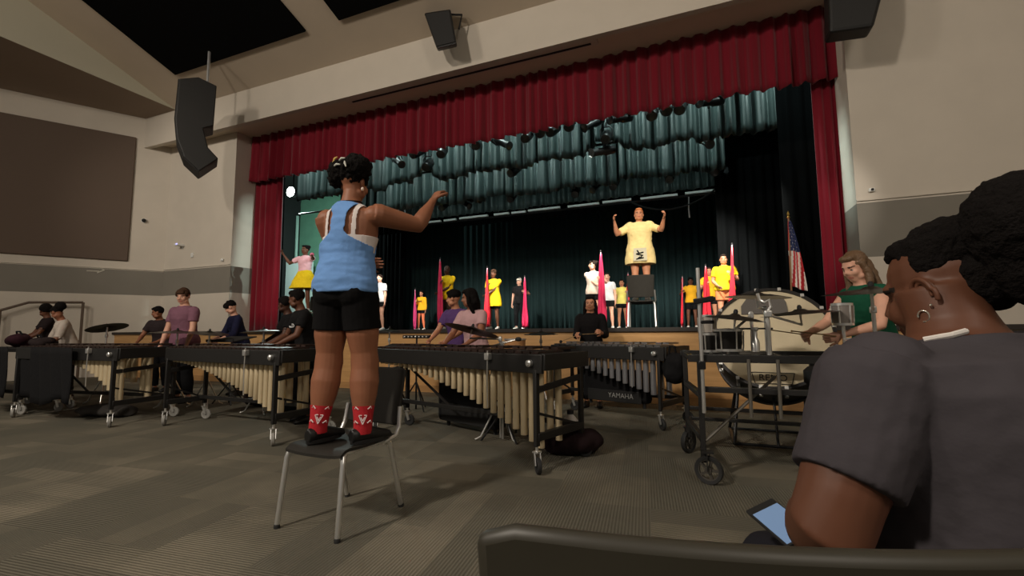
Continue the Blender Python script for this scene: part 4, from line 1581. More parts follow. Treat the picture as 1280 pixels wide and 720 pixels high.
for j in range(nv + 1):
    v = j / nv
    for i in range(nu + 1):
        u = i / nu
        wd_ = .03 + .27 * (v ** .8) * (1 - .25 * v)
        x = (u - .25) * wd_ + .05 * v
        y = .05 * math.sin(u * 9 + 2 * v) * (.4 + v) - .04
        z = dv.z * (.965 - .60 * v) - .10 * u * v
        mb.v.append(dv * ((.965 - .60 * v)) * 1.0 * 0 + V((dv.x * (.965 - .6 * v) + x, y, z)))
for j in range(nv):
    for i in range(nu):
        u, v = (i + .5) / nu, (j + .5) / nv
        if v < .45 and u > .0:
            sl_ = 1 if (i % 4 == 2 and j % 6 == (0 if (i // 4) % 2 else 3)) else 2
            if u < .10 + .2 * (v - .3):
                sl_ = 0
        else:
            sl_ = int((u + .55 * v) * 6.5) % 2
        a = j * (nu + 1) + i
        mb.face((a, a + 1, a + nu + 2, a + nu + 1), sl_)
o = mb.build('cloth', fl_m, us, angle=180)
md = o.modifiers.new('thick', 'SOLIDIFY'); md.thickness = .006

# ---------------------------------------------- players on the hall floor


def player(px, top, Y, label, shirt, skin_key, H, hair, yaw=180, legs=pants_black, sleeve=.6, lean=8, hL=None, hR=None, short_len=1.9, girth=1.0, standz=None, hem=.86, vox=.009, **k):
    p0 = at(px, top, Y)
    loc = V((p0.x, Y, 0))
    kw = dict(handL=(-.17, .38, 1.0 * H / 1.7) if hL is None else hL, handR=(.17, .38, 1.0 * H / 1.7) if hR is None else hR, elbL=(-.7, -.5, -.6), elbR=(.7, -.5, -.6), curl=.9, group='players behind the instruments')
    kw.update(k)
    p = Person(loc, R(yaw), label, H=H, girth=girth, skin_key=skin_key, lean=lean, voxel=vox, **kw)
    p.body(hand_voxel=.005)
    p.shirt(shirt, hem, sleeve, .018, .05, vox)
    p.bottoms(legs, short_len, .014, 1.0, name='pants' if short_len > 1 else 'shorts', voxel=.011)
    p.shoes(shoe_black)
    if hair:
        p.hair(hair[1], hair[0], *hair[2:])
    return p


def mallet(label, base, tip, head=.016, col=None):
    m = thing('mallet', label, 'mallet', base, group='mallets')
    MB().tube([(0, 0, 0), V(tip) - V(base)], .005, 6).build('shaft', mat('mallet_shaft', srgb(150, 120, 80), .6), m)
    MB().ell(V(tip) - V(base), (head, head, head)).build('mallet_head', col or black_matte, m)


player(234, 363, 4.86, 'person in a plain plum tee behind the marimba with short brown hair', fabric('tee_plum', srgb(132, 92, 108)), 'light', 1.80, ('fringe', hair_brown),
       190, girth=1.15, lean=4, head_yaw=18, head_pitch=-12, hL=(-.25, .20, .84), hR=(.25, .20, .84))
player(205, 388, 5.6, 'person half hidden behind the plum tee, face turned left', fabric('top_dark_print', srgb(52, 44, 46)), 'brown', 1.60, ('short', hair_black), 205, head_yaw=-70, lean=14)
player(302, 380, 5.75, 'person in navy top with dark bowl cut looking down near the left red curtain', fabric('top_navy', srgb(34, 36, 62)), 'light', 1.66, ('fringe', hair_black), 160, sleeve=1.5, lean=14, head_yaw=-35, head_pitch=-22)
pb = player(386, 366, 4.35, 'person in black tee with white script, first behind the conductor legs', T_black, 'deep', 1.62, ('short', hair_black), 150, lean=12, girth=1.1, head_yaw=-45)
# script across the chest
sm = MB()
pts = [(-.11, .02), (-.10, .05), (-.08, .055), (-.075, .03), (-.10, .015), (-.06, .01), (-.05, .025), (-.035, .01), (-.02, .025), (-.005, .01), (.01, .03), (.02, .01), (.035, .028), (.05, .012), (.065, .028), (.085, .012), (.11, .022)]
sm.tube([pb.tt(V((x, .152 - 2.2 * x * x, 1.24 + z)) * pb.k)[0] for x, z in pts], .0055, 6)
sm.build('chest_script', fabric('script_white', srgb(222, 222, 222), .1), pb.root)
player(369, 377, 4.9, 'person in black tee behind the one with white script', T_black, 'dark', 1.60, ('short', hair_black), 150, lean=12, head_yaw=-60)
player(595, 365, 5.02, 'person in dusty pink tee with long black hair behind the large marimba', fabric('tee_dusty_pink', srgb(196, 158, 160)), 'brown', 1.60, ('long', hair_black), 165, lean=10, head_yaw=-62, sleeve=.55)
player(573, 362, 5.75, 'person in purple tee with dark hair behind the person in dusty pink', fabric('tee_purple', srgb(92, 66, 116)), 'tan', 1.66, ('curly', hair_black), 165, lean=8, head_yaw=-65)
pg = player(738, 374, 6.62, 'person in black long sleeved top holding mallets behind the silver tubed vibraphone', fabric('top_black', srgb(26, 24, 25)), 'tan', 1.58, ('longwavy', hair_black), 186, sleeve=1.8, lean=4,
            hL=(-.17, .30, 1.06), hR=(.17, .30, 1.03), elbL=(-.25, -.6, -.8), elbR=(.25, -.6, -.8), head_pitch=-2)
Mw = Matrix.Rotation(R(186), 3, 'Z')
rt = pg.root.location
mallet('mallet held in the left of the picture by the person in black', rt + Mw @ (pg.wr[1] + V((0, .07, -.01))), at(701, 427, 6.25), .022)
mallet('mallet held level over the silver tubed vibraphone', rt + Mw @ (pg.wr[-1] + V((0, .07, -.01))), rt + Mw @ (pg.wr[-1] + V((.26, .22, -.02))), .022)
gg = player(1086, 314, 4.45, 'person in green tank top with long light brown hair drumming at the right', fabric('tank_green', srgb(28, 84, 62)), 'light', 1.70, ('long', hair_light), 115, lean=10, sleeve=0, head_yaw=8,
            head_pitch=-14, hL=(-.16, .40, 1.05), hR=(.12, .46, 1.06), legs=pants_black)
Mg = Matrix.Rotation(R(115), 3, 'Z')
rt = gg.root.location
for e, lab in ((-1, 'drumstick nearer the viewer in the hand of the girl in green'), (1, 'drumstick farther off in the other hand of the girl in green')):
    b = rt + Mg @ (gg.wr[e] + V((0, .05, -.01)))
    mallet(lab, b, rt + Mg @ (gg.wr[e] + V((-.05 * e, .36, .03))), .008, mat('stick_wood', srgb(190, 150, 100), .5))
player(65, 373, 4.95, 'person in dark tee with round curly hair at the far left', fabric('tee_dark_brown', srgb(40, 32, 32)), 'deep', 1.66, ('afro', hair_black), 165, lean=6, head_yaw=-75)
player(90, 385, 4.45, 'person in pale blouse with hair in a bun looking down at the far left', fabric('blouse_pale', srgb(196, 184, 172)), 'brown', 1.58, ('bigbun', hair_black), 165, lean=16, head_yaw=-60, head_pitch=-20, sleeve=1.0)
# ================================================================ instruments
rail_black = mat('instrument_black', srgb(30, 29, 28), .5, noise_amt=.1, noise_scale=12)
tube_gold = mat('resonator_champagne', srgb(218, 200, 164), .45, .3)
tube_silver = mat('resonator_silver', srgb(186, 188, 194), .3, .75)
bar_wood = wood_material('bar_rosewood', srgb(38, 26, 21), srgb(52, 34, 27))
bar_silver = mat('bar_silver', srgb(150, 150, 152), .3, .8)
caster_grey = mat('caster_grey', srgb(150, 148, 142), .5)


def caster(parent, p, r=.06, wheel_m=None, turn=0, spokes=False):
    p = V(p)
    fk = MB()
    Mz = Matrix.Rotation(turn, 3, 'Z')
    off = Mz @ V((.03, 0, 0))
    for e in (-1, 1):
        fk.bar(p + off + Mz @ V((0, e * .022, r)), p + Mz @ V((0, e * .022, r * 2 + .03)), .006, .03)
    fk.box(p + V((0, 0, r * 2 + .035)), (.05, .056, .012))
    fk.tube([p + V((0, 0, r * 2 + .03)), p + V((0, 0, r * 2 + .10))], .012, 8)
    f = fk.build('caster', chrome, parent)
    Mw_ = Mz @ Matrix.Rotation(R(90), 3, 'X')
    wv = MB().lathe([(r * .55, -.014), (r * .9, -.016), (r, -.010), (r, .010), (r * .9, .016), (r * .55, .014)], p + off + V((0, 0, r)), Mw_, n=24, closed=True)
    wv.lathe([(r * .56, -.008), (r * .56, .008)], p + off + V((0, 0, r)), Mw_, n=24)
    wv.build('wheel', wheel_m or rubber, f)
    return f


def mallet_instrument(name, label, low, ang, L, w_low, w_high, top=.90, n=24, tube_m=None, bar_m=None, tube_r=.026, max_len=.60, min_len=.05, power=1.25, group=None, wheel_m=None, tubes=True, reverse=False):
    """low end front corner at local origin; the bars run along local -X, the player stands at +Y"""
    r = thing(name, label, 'marimba' if name == 'marimba' else 'vibraphone', (low[0], low[1], 0), 0, group)
    r.rotation_euler = (0, 0, -ang)

    def wid(t):
        return w_low + (w_high - w_low) * t
    # rails
    MB().bar((.05, 0, top - .075), (-L - .03, 0, top - .075), .035, .15).build('front_rail', rail_black, r, bevel=.006)
    MB().bar((.05, wid(0), top - .065), (-L - .03, wid(1), top - .065), .035, .12).build('rear_rail', rail_black, r, bevel=.006)
    MB().bar((.04, 0, top - .06), (.04, wid(0), top - .06), .06, .13).build('end_rail', rail_black, r, bevel=.006)
    MB().bar((-L - .02, 0, top - .06), (-L - .02, wid(1), top - .06), .06, .13).build('end_rail', rail_black, r, bevel=.006)
    # bars
    p = L / n
    for i in range(n):
        t = (i + .5) / n
        w = wid(t)
        MB().box((-L * t, w * .30, top + .012), (p * .84, w * .56, .020)).build('bar', bar_m or bar_wood, r, smooth=False)
        if i < n - 1 and i % 7 not in (2, 6):
            MB().box((-L * (t + .5 / n), w * .76, top + .034), (p * .80, w * .44, .020)).build('accidental_bar', bar_m or bar_wood, r, smooth=False)
    # resonators
    if tubes:
        for row, yy in ((0, .10), (1, .62)):
            for i in range(n):
                if row == 1 and (i % 7 in (2, 6)):
                    continue
                t = (i + .5) / n
                ln = min_len + (max_len - min_len) * (1 - t) ** power
                z1 = top - .12
                rr = tube_r * (1.12 - .3 * t)
                c = V((-L * t - (.5 * p if row else 0), wid(t) * yy + (.02 if row == 0 else 0), 0))
                MB().lathe([(rr * .9, z1), (rr, z1 - .004), (rr, z1 - ln + .004), (rr * .9, z1 - ln)], c, n=14).build('resonator_tube', tube_m or tube_gold, r)
    # end frames
    for t, x in ((0, -.02), (1, -L + .02)):
        w = wid(t)
        for y in (.0, w):
            lg = MB().bar((x, y, top - .12), (x, y, .20), .045, .035, V((1, 0, 0))).build('leg', rail_black, r, bevel=.005)
            caster(lg, (x, y, 0), .062, wheel_m, R(25 if y else -35))
        MB().bar((x, 0, .27), (x, w, .27), .05, .06).build('foot_bar', rail_black, r, bevel=.005)
        MB().bar((x, .0, top - .28), (x, w, top - .22), .03, .05).build('cross_brace', rail_black, r, bevel=.005)
        MB().bar((x, .02, .45), (x, w - .02, .28), .015, .02).build('strut', rail_black, r)
    wm_ = (w_low + w_high) / 2
    MB().bar((-.02, w_low * .85, .29), (-L + .02, w_high * .85, .29), .03, .045).build('stretcher', rail_black, r, bevel=.005)
    MB().bar((-L + .02, w_high * .85, top - .16), (-L * .66, (w_low + (w_high - w_low) * .66) * .85, .30), .015, .025).build('diagonal_brace', rail_black, r)
    # clamp rod hung on the front rail
    MB().tube([(-L * .22, -.045, top + .02), (-L * .22, -.05, top - .20), (-L * .22, -.045, top - .46)], .006, 8).build('rod', chrome, r)
    MB().box((-L * .22, -.04, top - .03), (.05, .05, .06)).build('rod_clamp', chrome, r, bevel=.006)
    MB().lathe([(.028, 0), (.028, .03), (.014, .04)], (-.06, -.02, top - .07), Matrix.Rotation(R(90), 3, 'X'), n=14).build('knob', chrome, r)
    return r


mallet_instrument('marimba', 'large marimba with pale resonator tubes right of the conductor chair', (-1.18, 3.44), R(20), 2.35, .62, .42, .91, 27, tube_r=.027, max_len=.64, power=1.85, group='marimbas')
mallet_instrument('marimba', 'marimba with pale tubes left of the conductor chair', (-3.88, 3.36), R(7), 2.14, .64, .44, .92, 26, tube_r=.027, max_len=.58, power=1.7, group='marimbas', wheel_m=caster_grey)
mallet_instrument('marimba', 'dark marimba at the left with grey casters beside the draped one', (-6.47, 3.32), R(-2), 2.05, .70, .45, .92, 24, max_len=.58, group='marimbas', wheel_m=caster_grey, power=4.0, tube_r=.034)
mallet_instrument('vibraphone', 'vibraphone with silver tubes in front of the stage', (-.40, 5.36), R(22), 1.52, .62, .38, .90, 17, tube_m=tube_silver, bar_m=bar_silver, tube_r=.030, max_len=.46, min_len=.04, power=1.05)
# black covers draped over the left instruments
for lab, a, b in (('black cover hanging down the front of the left marimba', (-7.15, 3.24), (-8.5, 3.30)), ('black cover hanging on the cart at the far left edge', (-8.75, 3.26), (-9.6, 3.3))):
    A, B_ = V((*a, 0)), V((*b, 0))
    L_ = (B_ - A).length
    n = 40
    mb = MB()
    for j in range(9):
        for i in range(n + 1):
            t = i / n
            q = A.lerp(B_, t)
            y = .02 * math.sin(t * 31 + .4 * j) * (.3 + j / 9)
            zb = .24 + .05 * math.sin(t * 9)
            mb.v.append(V((q.x, q.y - .03 + y, .93 + (zb - .93) * j / 8)))
    for j in range(8):
        for i in range(n):
            k0 = j * (n + 1) + i
            mb.face((k0, k0 + 1, k0 + n + 2, k0 + n + 1))
    o = mb.build('instrument_cover', black_cloth, angle=180)
    o.modifiers.new('t', 'SOLIDIFY').thickness = .01
    tag(o, lab, 'cover', 'black covers')
# the cart at the far left edge
ct = thing('equipment_cart', 'dark wheeled cart at the far left edge with bags on top', 'cart', (-9.3, 3.35, 0))
MB().box((0, .3, .88), (1.3, .62, .06)).build('top', rail_black, ct, bevel=.01)
MB().box((0, .3, .30), (1.3, .58, .05)).build('shelf', rail_black, ct, bevel=.01)
for x in (-.6, .6):
    for y in (.03, .57):
        lg = MB().bar((x, y, .86), (x, y, .2), .04, .04, V((1, 0, 0))).build('leg', rail_black, ct)
        caster(lg, (x, y, 0), .062, caster_grey, .4)


def soft_bag(name, label, cat, c, s, material, seed, rz=0, handle=True, group=None):
    o = thing(name, label, cat, c, rz, group)
    mb = MB()
    for i in range(7):
        rr = random.Random(seed * 10 + i)
        mb.ell((rr.uniform(-.28, .28) * s[0], rr.uniform(-.2, .2) * s[1], s[2] * .5 + rr.uniform(-.08, .08) * s[2]), (s[0] * .34, s[1] * .38, s[2] * .42))
    mb.loft([((-s[0] * .42, 0, s[2] * .45), V((0, 1, 0)), V((0, 0, 1)), s[1] * .36, s[2] * .40), ((0, 0, s[2] * .5), V((0, 1, 0)), V((0, 0, 1)), s[1] * .46, s[2] * .5), ((s[0] * .42, 0, s[2] * .45), V((0, 1, 0)), V((0, 0, 1)), s[1] * .36, s[2] * .40)], 18)
    me = remesh(mb, min(s) * .06, 3)
    me.materials.clear(); me.materials.append(material)
    co, no = mesh_arrays(me)
    for i in range(len(co)):
        co[i] += no[i] * noise.noise(V(co[i]) * 9 + V((seed, 0, 0))) * .018
        co[i][2] = max(co[i][2], 0)
    me.vertices.foreach_set('co', co.ravel())
    me.polygons.foreach_set('use_smooth', [True] * len(me.polygons))
    b = bpy.data.objects.new('body', me); COL.objects.link(b); b.parent = o
    if handle:
        MB().tube([(-s[0] * .2, 0, s[2] * .85), (-s[0] * .12, -.02, s[2] * 1.15), (s[0] * .12, -.02, s[2] * 1.15), (s[0] * .2, 0, s[2] * .85)], .012, 8).build('handle', black_cloth, o)
    return o


soft_bag('bag', 'dark maroon and navy bag on the cart at the far left edge', 'bag', (-9.45, 3.6, .91), (.40, .3, .20), fabric('bag_maroon', srgb(50, 26, 34)), 1)
soft_bag('bag', 'dark bundle right of the maroon bag on the far left cart', 'bag', (-8.92, 3.62, .91), (.30, .26, .15), fabric('bag_dark', srgb(46, 38, 38)), 2)
soft_bag('bag', 'grey cloth bag slumped on the carpet under the left marimba', 'bag', (-7.35, 3.75, 0), (.75, .4, .16), fabric('bag_grey', srgb(66, 63, 60)), 3, R(8), False)
soft_bag('bag', 'maroon black duffel bag on the carpet at the low end of the large marimba', 'bag', (-1.08, 4.08, 0), (.50, .32, .24), fabric('bag_black_maroon', srgb(34, 22, 24)), 4, R(25))
soft_bag('bag', 'black bag hooked on the right end of the silver tubed vibraphone', 'bag', (-.27, 5.35, .50), (.20, .22, .36), black_cloth, 5)
soft_bag('bag', 'dark backpack on the carpet behind the marimba left of the conductor', 'bag', (-5.0, 4.6, 0), (.75, .4, .44), fabric('backpack_dark', srgb(26, 26, 30)), 6, 0)
soft_bag('bag', 'small dark bag on the carpet behind the left end of the middle marimba', 'bag', (-6.1, 5.0, 0), (.5, .36, .34), fabric('bag_dark', srgb(46, 38, 38)), 7, 0)


def soft_case(label, c, s, rz, txt=None):
    o = thing('soft_case', label, 'case', c, rz)
    MB().box((0, 0, s[2] / 2 + .06), s).build('body', black_cloth, o, bevel=.05)
    MB().box((0, -s[1] / 2 - .006, s[2] * .32), (s[0] * .8, .014, s[2] * .36)).build('pocket', mat('case_pocket', srgb(24, 24, 24), .7), o, bevel=.006)
    for x in (-.4, .4):
        MB().lathe([(.02, 0), (.024, .07)], (x * s[0], 0, 0), n=10).build('foot', rubber, o)
    if txt:
        text_obj(txt, 'lettering', .085, mat('letter_grey', srgb(150, 150, 148), .6), o, Matrix.Translation((.10, -s[1] / 2 - .016, s[2] * .34)) @ Matrix.Rotation(R(90), 4, 'X'))
    return o


soft_case('black soft case standing on the carpet behind the pale tubes of the large marimba', (-2.40, 4.66, 0), (.95, .2, .56), R(-20))
soft_case('black soft case with grey lettering hung under the silver tubed vibraphone', (-1.0, 5.98, .14), (.95, .12, .40), R(-20), 'YAMAHA')
# the white jug by the marimba
o = thing('water_jug', 'small white jug on the carpet behind the maroon black duffel bag', 'jug', (-1.17, 4.35, 0))
MB().lathe([(.07, 0), (.085, .02), (.085, .22), (.05, .27), (.03, .29), (.03, .32)], n=18).build('body', mat('jug_white', srgb(196, 192, 186), .5), o)
MB().tube([(.06, -.02, .24), (.12, -.03, .25), (.13, -.03, .14), (.08, -.02, .10)], .012, 8).build('handle', mat('jug_white', srgb(196, 192, 186), .5), o)
MB().lathe([(.033, .30), (.033, .335)], n=14).build('lid', black_matte, o)


# ---------------------------------------------- cymbals and stands
def cymbal_on_stand(label, px, py, Y, r, tilt=(0, 0), foot=None, pole_m=chrome, boom=None, group='cymbals on stands', tripod=True, base_z=0):
    p = at(px, py, Y)
    o = thing('cymbal_stand', label, 'cymbal', (p.x, Y, base_z), 0, group)
    h = p.z - base_z
    M = Euler((R(tilt[0]), R(tilt[1]), 0)).to_matrix()
    t = .0025
    prof = [(.008, .030), (r * .12, .028), (r * .19, .016), (r * .5, .009), (r * .97, -.010), (r, -.012), (r * .97, -.0125), (r * .5, .005), (r * .19, .010), (r * .12, .022), (.008, .025)]
    MB().lathe(prof, (0, 0, h), M, n=40, closed=True).build('cymbal', brass_dark, o)
    MB().lathe([(.010, .028), (.016, .03), (.016, .045), (.008, .06)], (0, 0, h), M, n=12).build('wing_nut', black_matte, o)
    f = V(foot) - o.location if foot else V((0, 0, 0))
    if foot:
        j = V((f.x, f.y, max(.3, h - .10)))
        MB().tube([V((0, 0, h - .0)), M @ V((0, 0, -.09)) + V((0, 0, h)), j], .009, 8).build('boom', pole_m, o)
        MB().box(j, (.035, .035, .045)).build('clamp', pole_m, o, bevel=.006)
        MB().tube([j + V((0, 0, .03)), V((f.x, f.y, .02 if tripod else 0))], .012, 10).build('pole', pole_m, o)
    else:
        MB().tube([(0, 0, h), (0, 0, 0 if not tripod else .12)], .012, 10).build('pole', pole_m, o)
        MB().box((0, 0, h - .14), (.035, .035, .05)).build('clamp', pole_m, o, bevel=.006)
    if tripod:
        for a in (90, 210, 330):
            d = V((math.cos(R(a)), math.sin(R(a)), 0))
            MB().tube([V((f.x, f.y, .42)), V((f.x, f.y, .42)) * 1 + d * .20 - V((0, 0, .38)), V((f.x, f.y, .012)) + d * .26], .010, 8).build('leg', pole_m, o)
    return o


cymbal_on_stand('dark tilted cymbal in front of the person in dusty pink', 590, 412, 4.15, .28, (-13, 10), (-1.9, 4.35, 0))
cymbal_on_stand('thin flat cymbal over the vibraphone left of the person in black', 676, 417, 5.5, .22, (2, 0), (at(676, 417, 5.65).x, 5.65, 0))
cymbal_on_stand('tilted cymbal over the left marimba beside the pale blouse', 134, 409, 4.35, .27, (2, -16))
cymbal_on_stand('flat cymbal in front of the plum tee', 222, 415, 4.45, .34, (0, 2))
cymbal_on_stand('cymbal edge on just right of the plum tee', 262, 416, 4.7, .26, (0, 8))
cymbal_on_stand('wide thin cymbal before the person in navy', 330, 414, 4.6, .30, (0, -3))
cymbal_on_stand('small cymbal near the end of the stage front left of the conductor legs', 487, 413, 5.6, .18, (0, 4))
# rack of small bells on a stand behind the large marimba
bp_ = at(521, 421, 5.5)
o = thing('bell_rack', 'black bar with a row of small chrome knobs on a stand behind the large marimba', 'bell rack', (bp_.x, 5.5, 0))
MB().box((0, 0, bp_.z), (.44, .06, .045)).build('bar', black_metal, o, bevel=.006)
for i in range(7):
    MB().ell((-.18 + .06 * i, -.036, bp_.z), (.014, .012, .014)).build('bell', chrome, o)
MB().tube([(0, 0, bp_.z), (0, 0, .02)], .013, 8).build('pole', black_metal, o)
for a in (90, 210, 330):
    d = V((math.cos(R(a)), math.sin(R(a)), 0))
    MB().tube([V((0, 0, .40)), d * .24 + V((0, 0, .012))], .010, 8).build('leg', black_metal, o)
# boom arm with a microphone above the large marimba
b0 = at(596, 434, 4.25)
o = thing('microphone_stand', 'microphone boom stand leaning across the back of the large marimba', 'microphone stand', (at(628, 430, 4.3).x, 4.3, 0))
q0, q1 = at(600, 436, 4.3) - o.location, at(648, 424, 4.3) - o.location
MB().tube([q0, q1], .008, 8).build('boom', chrome, o)
MB().ell(q1, (.035, .022, .022)).build('microphone', black_matte, o)
MB().tube([(0, 0, (q0.z + q1.z) / 2), (0, 0, .02)], .011, 8).build('pole', chrome, o)
MB().box((0, 0, (q0.z + q1.z) / 2), (.04, .04, .06)).build('clamp', chrome, o, bevel=.006)
for a in (90, 210, 330):
    d = V((math.cos(R(a)), math.sin(R(a)), 0))
    MB().tube([V((0, 0, .30)), d * .22 + V((0, 0, .012))], .010, 8).build('leg', black_metal, o)
# woodblock box at the end of the marimba
bp_ = at(644, 430, 4.6)
o = thing('snare_drum', 'small wooden drum on a stand behind the low end of the large marimba', 'drum', (bp_.x, 4.6, 0))
MB().lathe([(.11, bp_.z - .06), (.112, bp_.z + .05)], n=26).build('shell', wood_material('drum_wood', srgb(170, 120, 76), srgb(190, 140, 90)), o)
for z in (-.06, .05):
    MB().lathe([(.112, bp_.z + z - .008), (.120, bp_.z + z - .008), (.120, bp_.z + z + .008), (.112, bp_.z + z + .008)], n=26, closed=True).build('hoop', chrome, o)
MB().tube([(0, 0, bp_.z - .06), (0, 0, .02)], .012, 8).build('pole', black_metal, o)
for a in (90, 210, 330):
    d = V((math.cos(R(a)), math.sin(R(a)), 0))
    MB().tube([V((0, 0, .30)), d * .20 + V((0, 0, .012))], .010, 8).build('leg', black_metal, o)
# music stands lying flat behind the middle instruments
for lab, px, py, Y, w_ in (('flat black trap tray right of the conductor shorts behind the large marimba', 500, 434, 5.2, .55),
                           ('black trap tray behind the marimba in front of the person in navy', 290, 424, 5.0, .6)):
    p = at(px, py, Y)
    o = thing('trap_tray', lab, 'tray', (p.x, Y, 0), 0, 'trap trays')
    MB().box((0, 0, p.z), (w_, .40, .02), Euler((R(10), 0, 0))).build('tray', black_matte, o, bevel=.006)
    MB().box((0, -.20, p.z - .02), (w_, .015, .04)).build('lip', black_matte, o)
    MB().tube([(0, 0, p.z), (0, 0, .02)], .014, 8).build('pole', black_metal, o)
    for a in (90, 210, 330):
        d = V((math.cos(R(a)), math.sin(R(a)), 0))
        MB().tube([V((0, 0, .35)), d * .24 + V((0, 0, .012))], .010, 8).build('leg', black_metal, o)

# ---------------------------------------------- drum rack at the right
rk = thing('drum_rack', 'black wheeled steel rack holding the percussion in front of the bass drum', 'drum rack', (0, 3.68, 0))
RW, RD, RZ = 1.08, .78, .885
tb = rail_black


def rb(a, b, name='bar', w=.04):
    return MB().bar(a, b, w, w, V((0, 0, 1)) if abs(V(b)[2] - V(a)[2]) < .4 else V((1, 0, 0))).build(name, tb, rk, bevel=.004)


for x in (0, RW):
    for y in (0, RD):
        rb((x - (.0 if y == 0 else .12 * (x == 0)), y, RZ + .03), (x - (.0 if y == 0 else .12 * (x == 0)), y, .14), 'leg')
rb((-.08, 0, RZ), (RW + .05, 0, RZ), 'top_rail', .055)
rb((-.16, RD, RZ), (RW + .05, RD, RZ), 'top_rail', .05)
for x in (0, RW * .5, RW):
    rb((x - .05 * (x == 0), 0, RZ), (x - .12 * (x == 0), RD, RZ), 'cross_rail')
rb((0, 0, .66), (RW, 0, .66), 'middle_rail')
rb((.86, RD, RZ), (.86, RD, .14), 'leg')
rb((-.12, RD, .40), (RW, RD, .40), 'lower_rail', .03)
rb((-.12, RD, .31), (RW, RD, .31), 'lower_rail', .03)
rb((0, 0, .30), (-.12, RD, .30), 'side_rail')
rb((RW, 0, .30), (RW, RD, .30), 'side_rail')
rb((0, 0, .62), (-.12, RD, .62), 'side_rail')
MB().tube([(.02, .2, .25), (.55, .5, .72)], .013, 8).build('diagonal_tube', mat('grey_tube', srgb(120, 116, 108), .4, .6), rk)
for x0, y0 in ((.16 * 2, .0), (.50, .0)):
    MB().tube([(x0, -.05, RZ + .0), (x0, -.05, RZ - .40)], .012, 8).build('hanging_rod', mat('grey_tube', srgb(120, 116, 108), .4, .6), rk)


def spoked_wheel(p, turn, r=.098):
    M = Matrix.Rotation(turn, 3, 'Z') @ Matrix.Rotation(R(90), 3, 'X')
    p = V(p)
    mb = MB().lathe([(r * .74, -.016), (r * .96, -.02), (r, -.012), (r, .012), (r * .96, .02), (r * .74, .016)], p, M, n=30, closed=True)
    o = mb.build('wheel', rubber, rk)
    hub = MB().lathe([(r * .24, -.024), (r * .24, .024)], p, M, n=16)
    hub.lathe([(r * .66, -.010), (r * .78, -.012), (r * .78, .012), (r * .66, .010)], p, M, n=30, closed=True)
    for k in range(5):
        a = 2 * math.pi * k / 5
        d = M @ V((math.cos(a), math.sin(a), 0))
        hub.bar(p + d * r * .2, p + d * r * .72, .016, .022, M @ V((0, 0, 1)))
    hub.build('wheel_hub', mat('hub_grey', srgb(84, 80, 74), .5, .3), o)
    fk = MB()
    for e in (-1, 1):
        ax = M @ V((0, 0, 1))
        fk.bar(p + ax * .03 * e, V((p.x, p.y, .22)) + ax * .03 * e, .008, .03)
    fk.box((p.x, p.y, .225), (.075, .075, .014))
    fk.build('fork', tb, o)


spoked_wheel((.03, -.04, .098), R(-18))
spoked_wheel((-.12, RD + .02, .098), R(60))
spoked_wheel((RW, -.04, .098), R(20))
spoked_wheel((RW, RD + .02, .098), R(20))

# bass drum tipped back on its cradle
bc = at(963, 421, 4.95)
bd = thing('bass_drum', 'large concert bass drum with cream head tipped back behind the rack', 'bass drum', (bc.x, 4.95, 0))
MR = Matrix.Rotation(R(-7), 3, 'Z') @ Matrix.Rotation(R(90 - 26), 3, 'X')     # local z = the way the head looks
c0 = V((0, 0, bc.z))
rd, dp = .515, .42
ax = MR @ V((0, 0, 1))
head_m = mat('drum_head', srgb(214, 200, 168), .6, noise_amt=.07, noise_scale=5)
shell_m = mat('drum_shell', srgb(22, 20, 19), .4)
MB().lathe([(rd * .985, -dp), (rd * .99, -dp + .01), (rd * .99, -.015), (rd * .985, -.012)], c0, MR, n=56).build('shell', shell_m, bd)
MB().lathe([(rd * .97, -.02), (rd * .97, .0), (.01, .004)], c0, MR, n=56).build('head', head_m, bd)
MB().lathe([(rd * .965, -.03), (rd * 1.02, -.03), (rd * 1.02, .018), (rd * .965, .018)], c0, MR, n=56, closed=True).build('hoop', shell_m, bd)
MB().lathe([(rd * .965, -dp - .02), (rd * 1.02, -dp - .02), (rd * 1.02, -dp + .03), (rd * .965, -dp + .03)], c0, MR, n=56, closed=True).build('hoop', shell_m, bd)
for k in range(16):
    a = 2 * math.pi * (k + .5) / 16
    d = MR @ V((math.cos(a), math.sin(a), 0))
    lg = MB()
    lg.box(c0 + d * rd * 1.0 + ax * .012, (.03, .03, .03), MR)
    lg.tube([c0 + d * rd * 1.03 + ax * .02, c0 + d * rd * 1.03 - ax * .16], .006, 6)
    lg.box(c0 + d * rd * 1.02 - ax * .16, (.03, .03, .05), MR)
    lg.build('tension_rod', chrome, bd)
Mt = (Matrix.Translation(c0) @ MR.to_4x4() @ Matrix.Translation((0, -rd * .80, .006)))
logo_m = mat('logo_dark', srgb(50, 46, 42), .6)
text_obj('REMO', 'logo', .085, logo_m, bd, Mt, .001)
lgm = MB()
P4 = [c0 + MR @ V((x, y, .006)) for x, y in ((-.17, -rd * .80 + .05), (.17, -rd * .80 + .05), (.145, -rd * .80 - .055), (-.145, -rd * .80 - .055))]
for i in range(4):
    lgm.tube([P4[i], P4[(i + 1) % 4]], .004, 6)
lgm.build('logo_frame', logo_m, bd)
pm = MB()
pts = [c0 + MR @ V((x, y, .006)) for x, y in ((-.24, .33), (-.18, .43), (.02, .46), (.12, .43), (.15, .36), (.16, .24), (-.24, .24))]
pm.prism(pts, ax * .01)
pm.build('damper_pad', mat('damper_grey', srgb(104, 100, 96), .9), bd)
cr = MB()
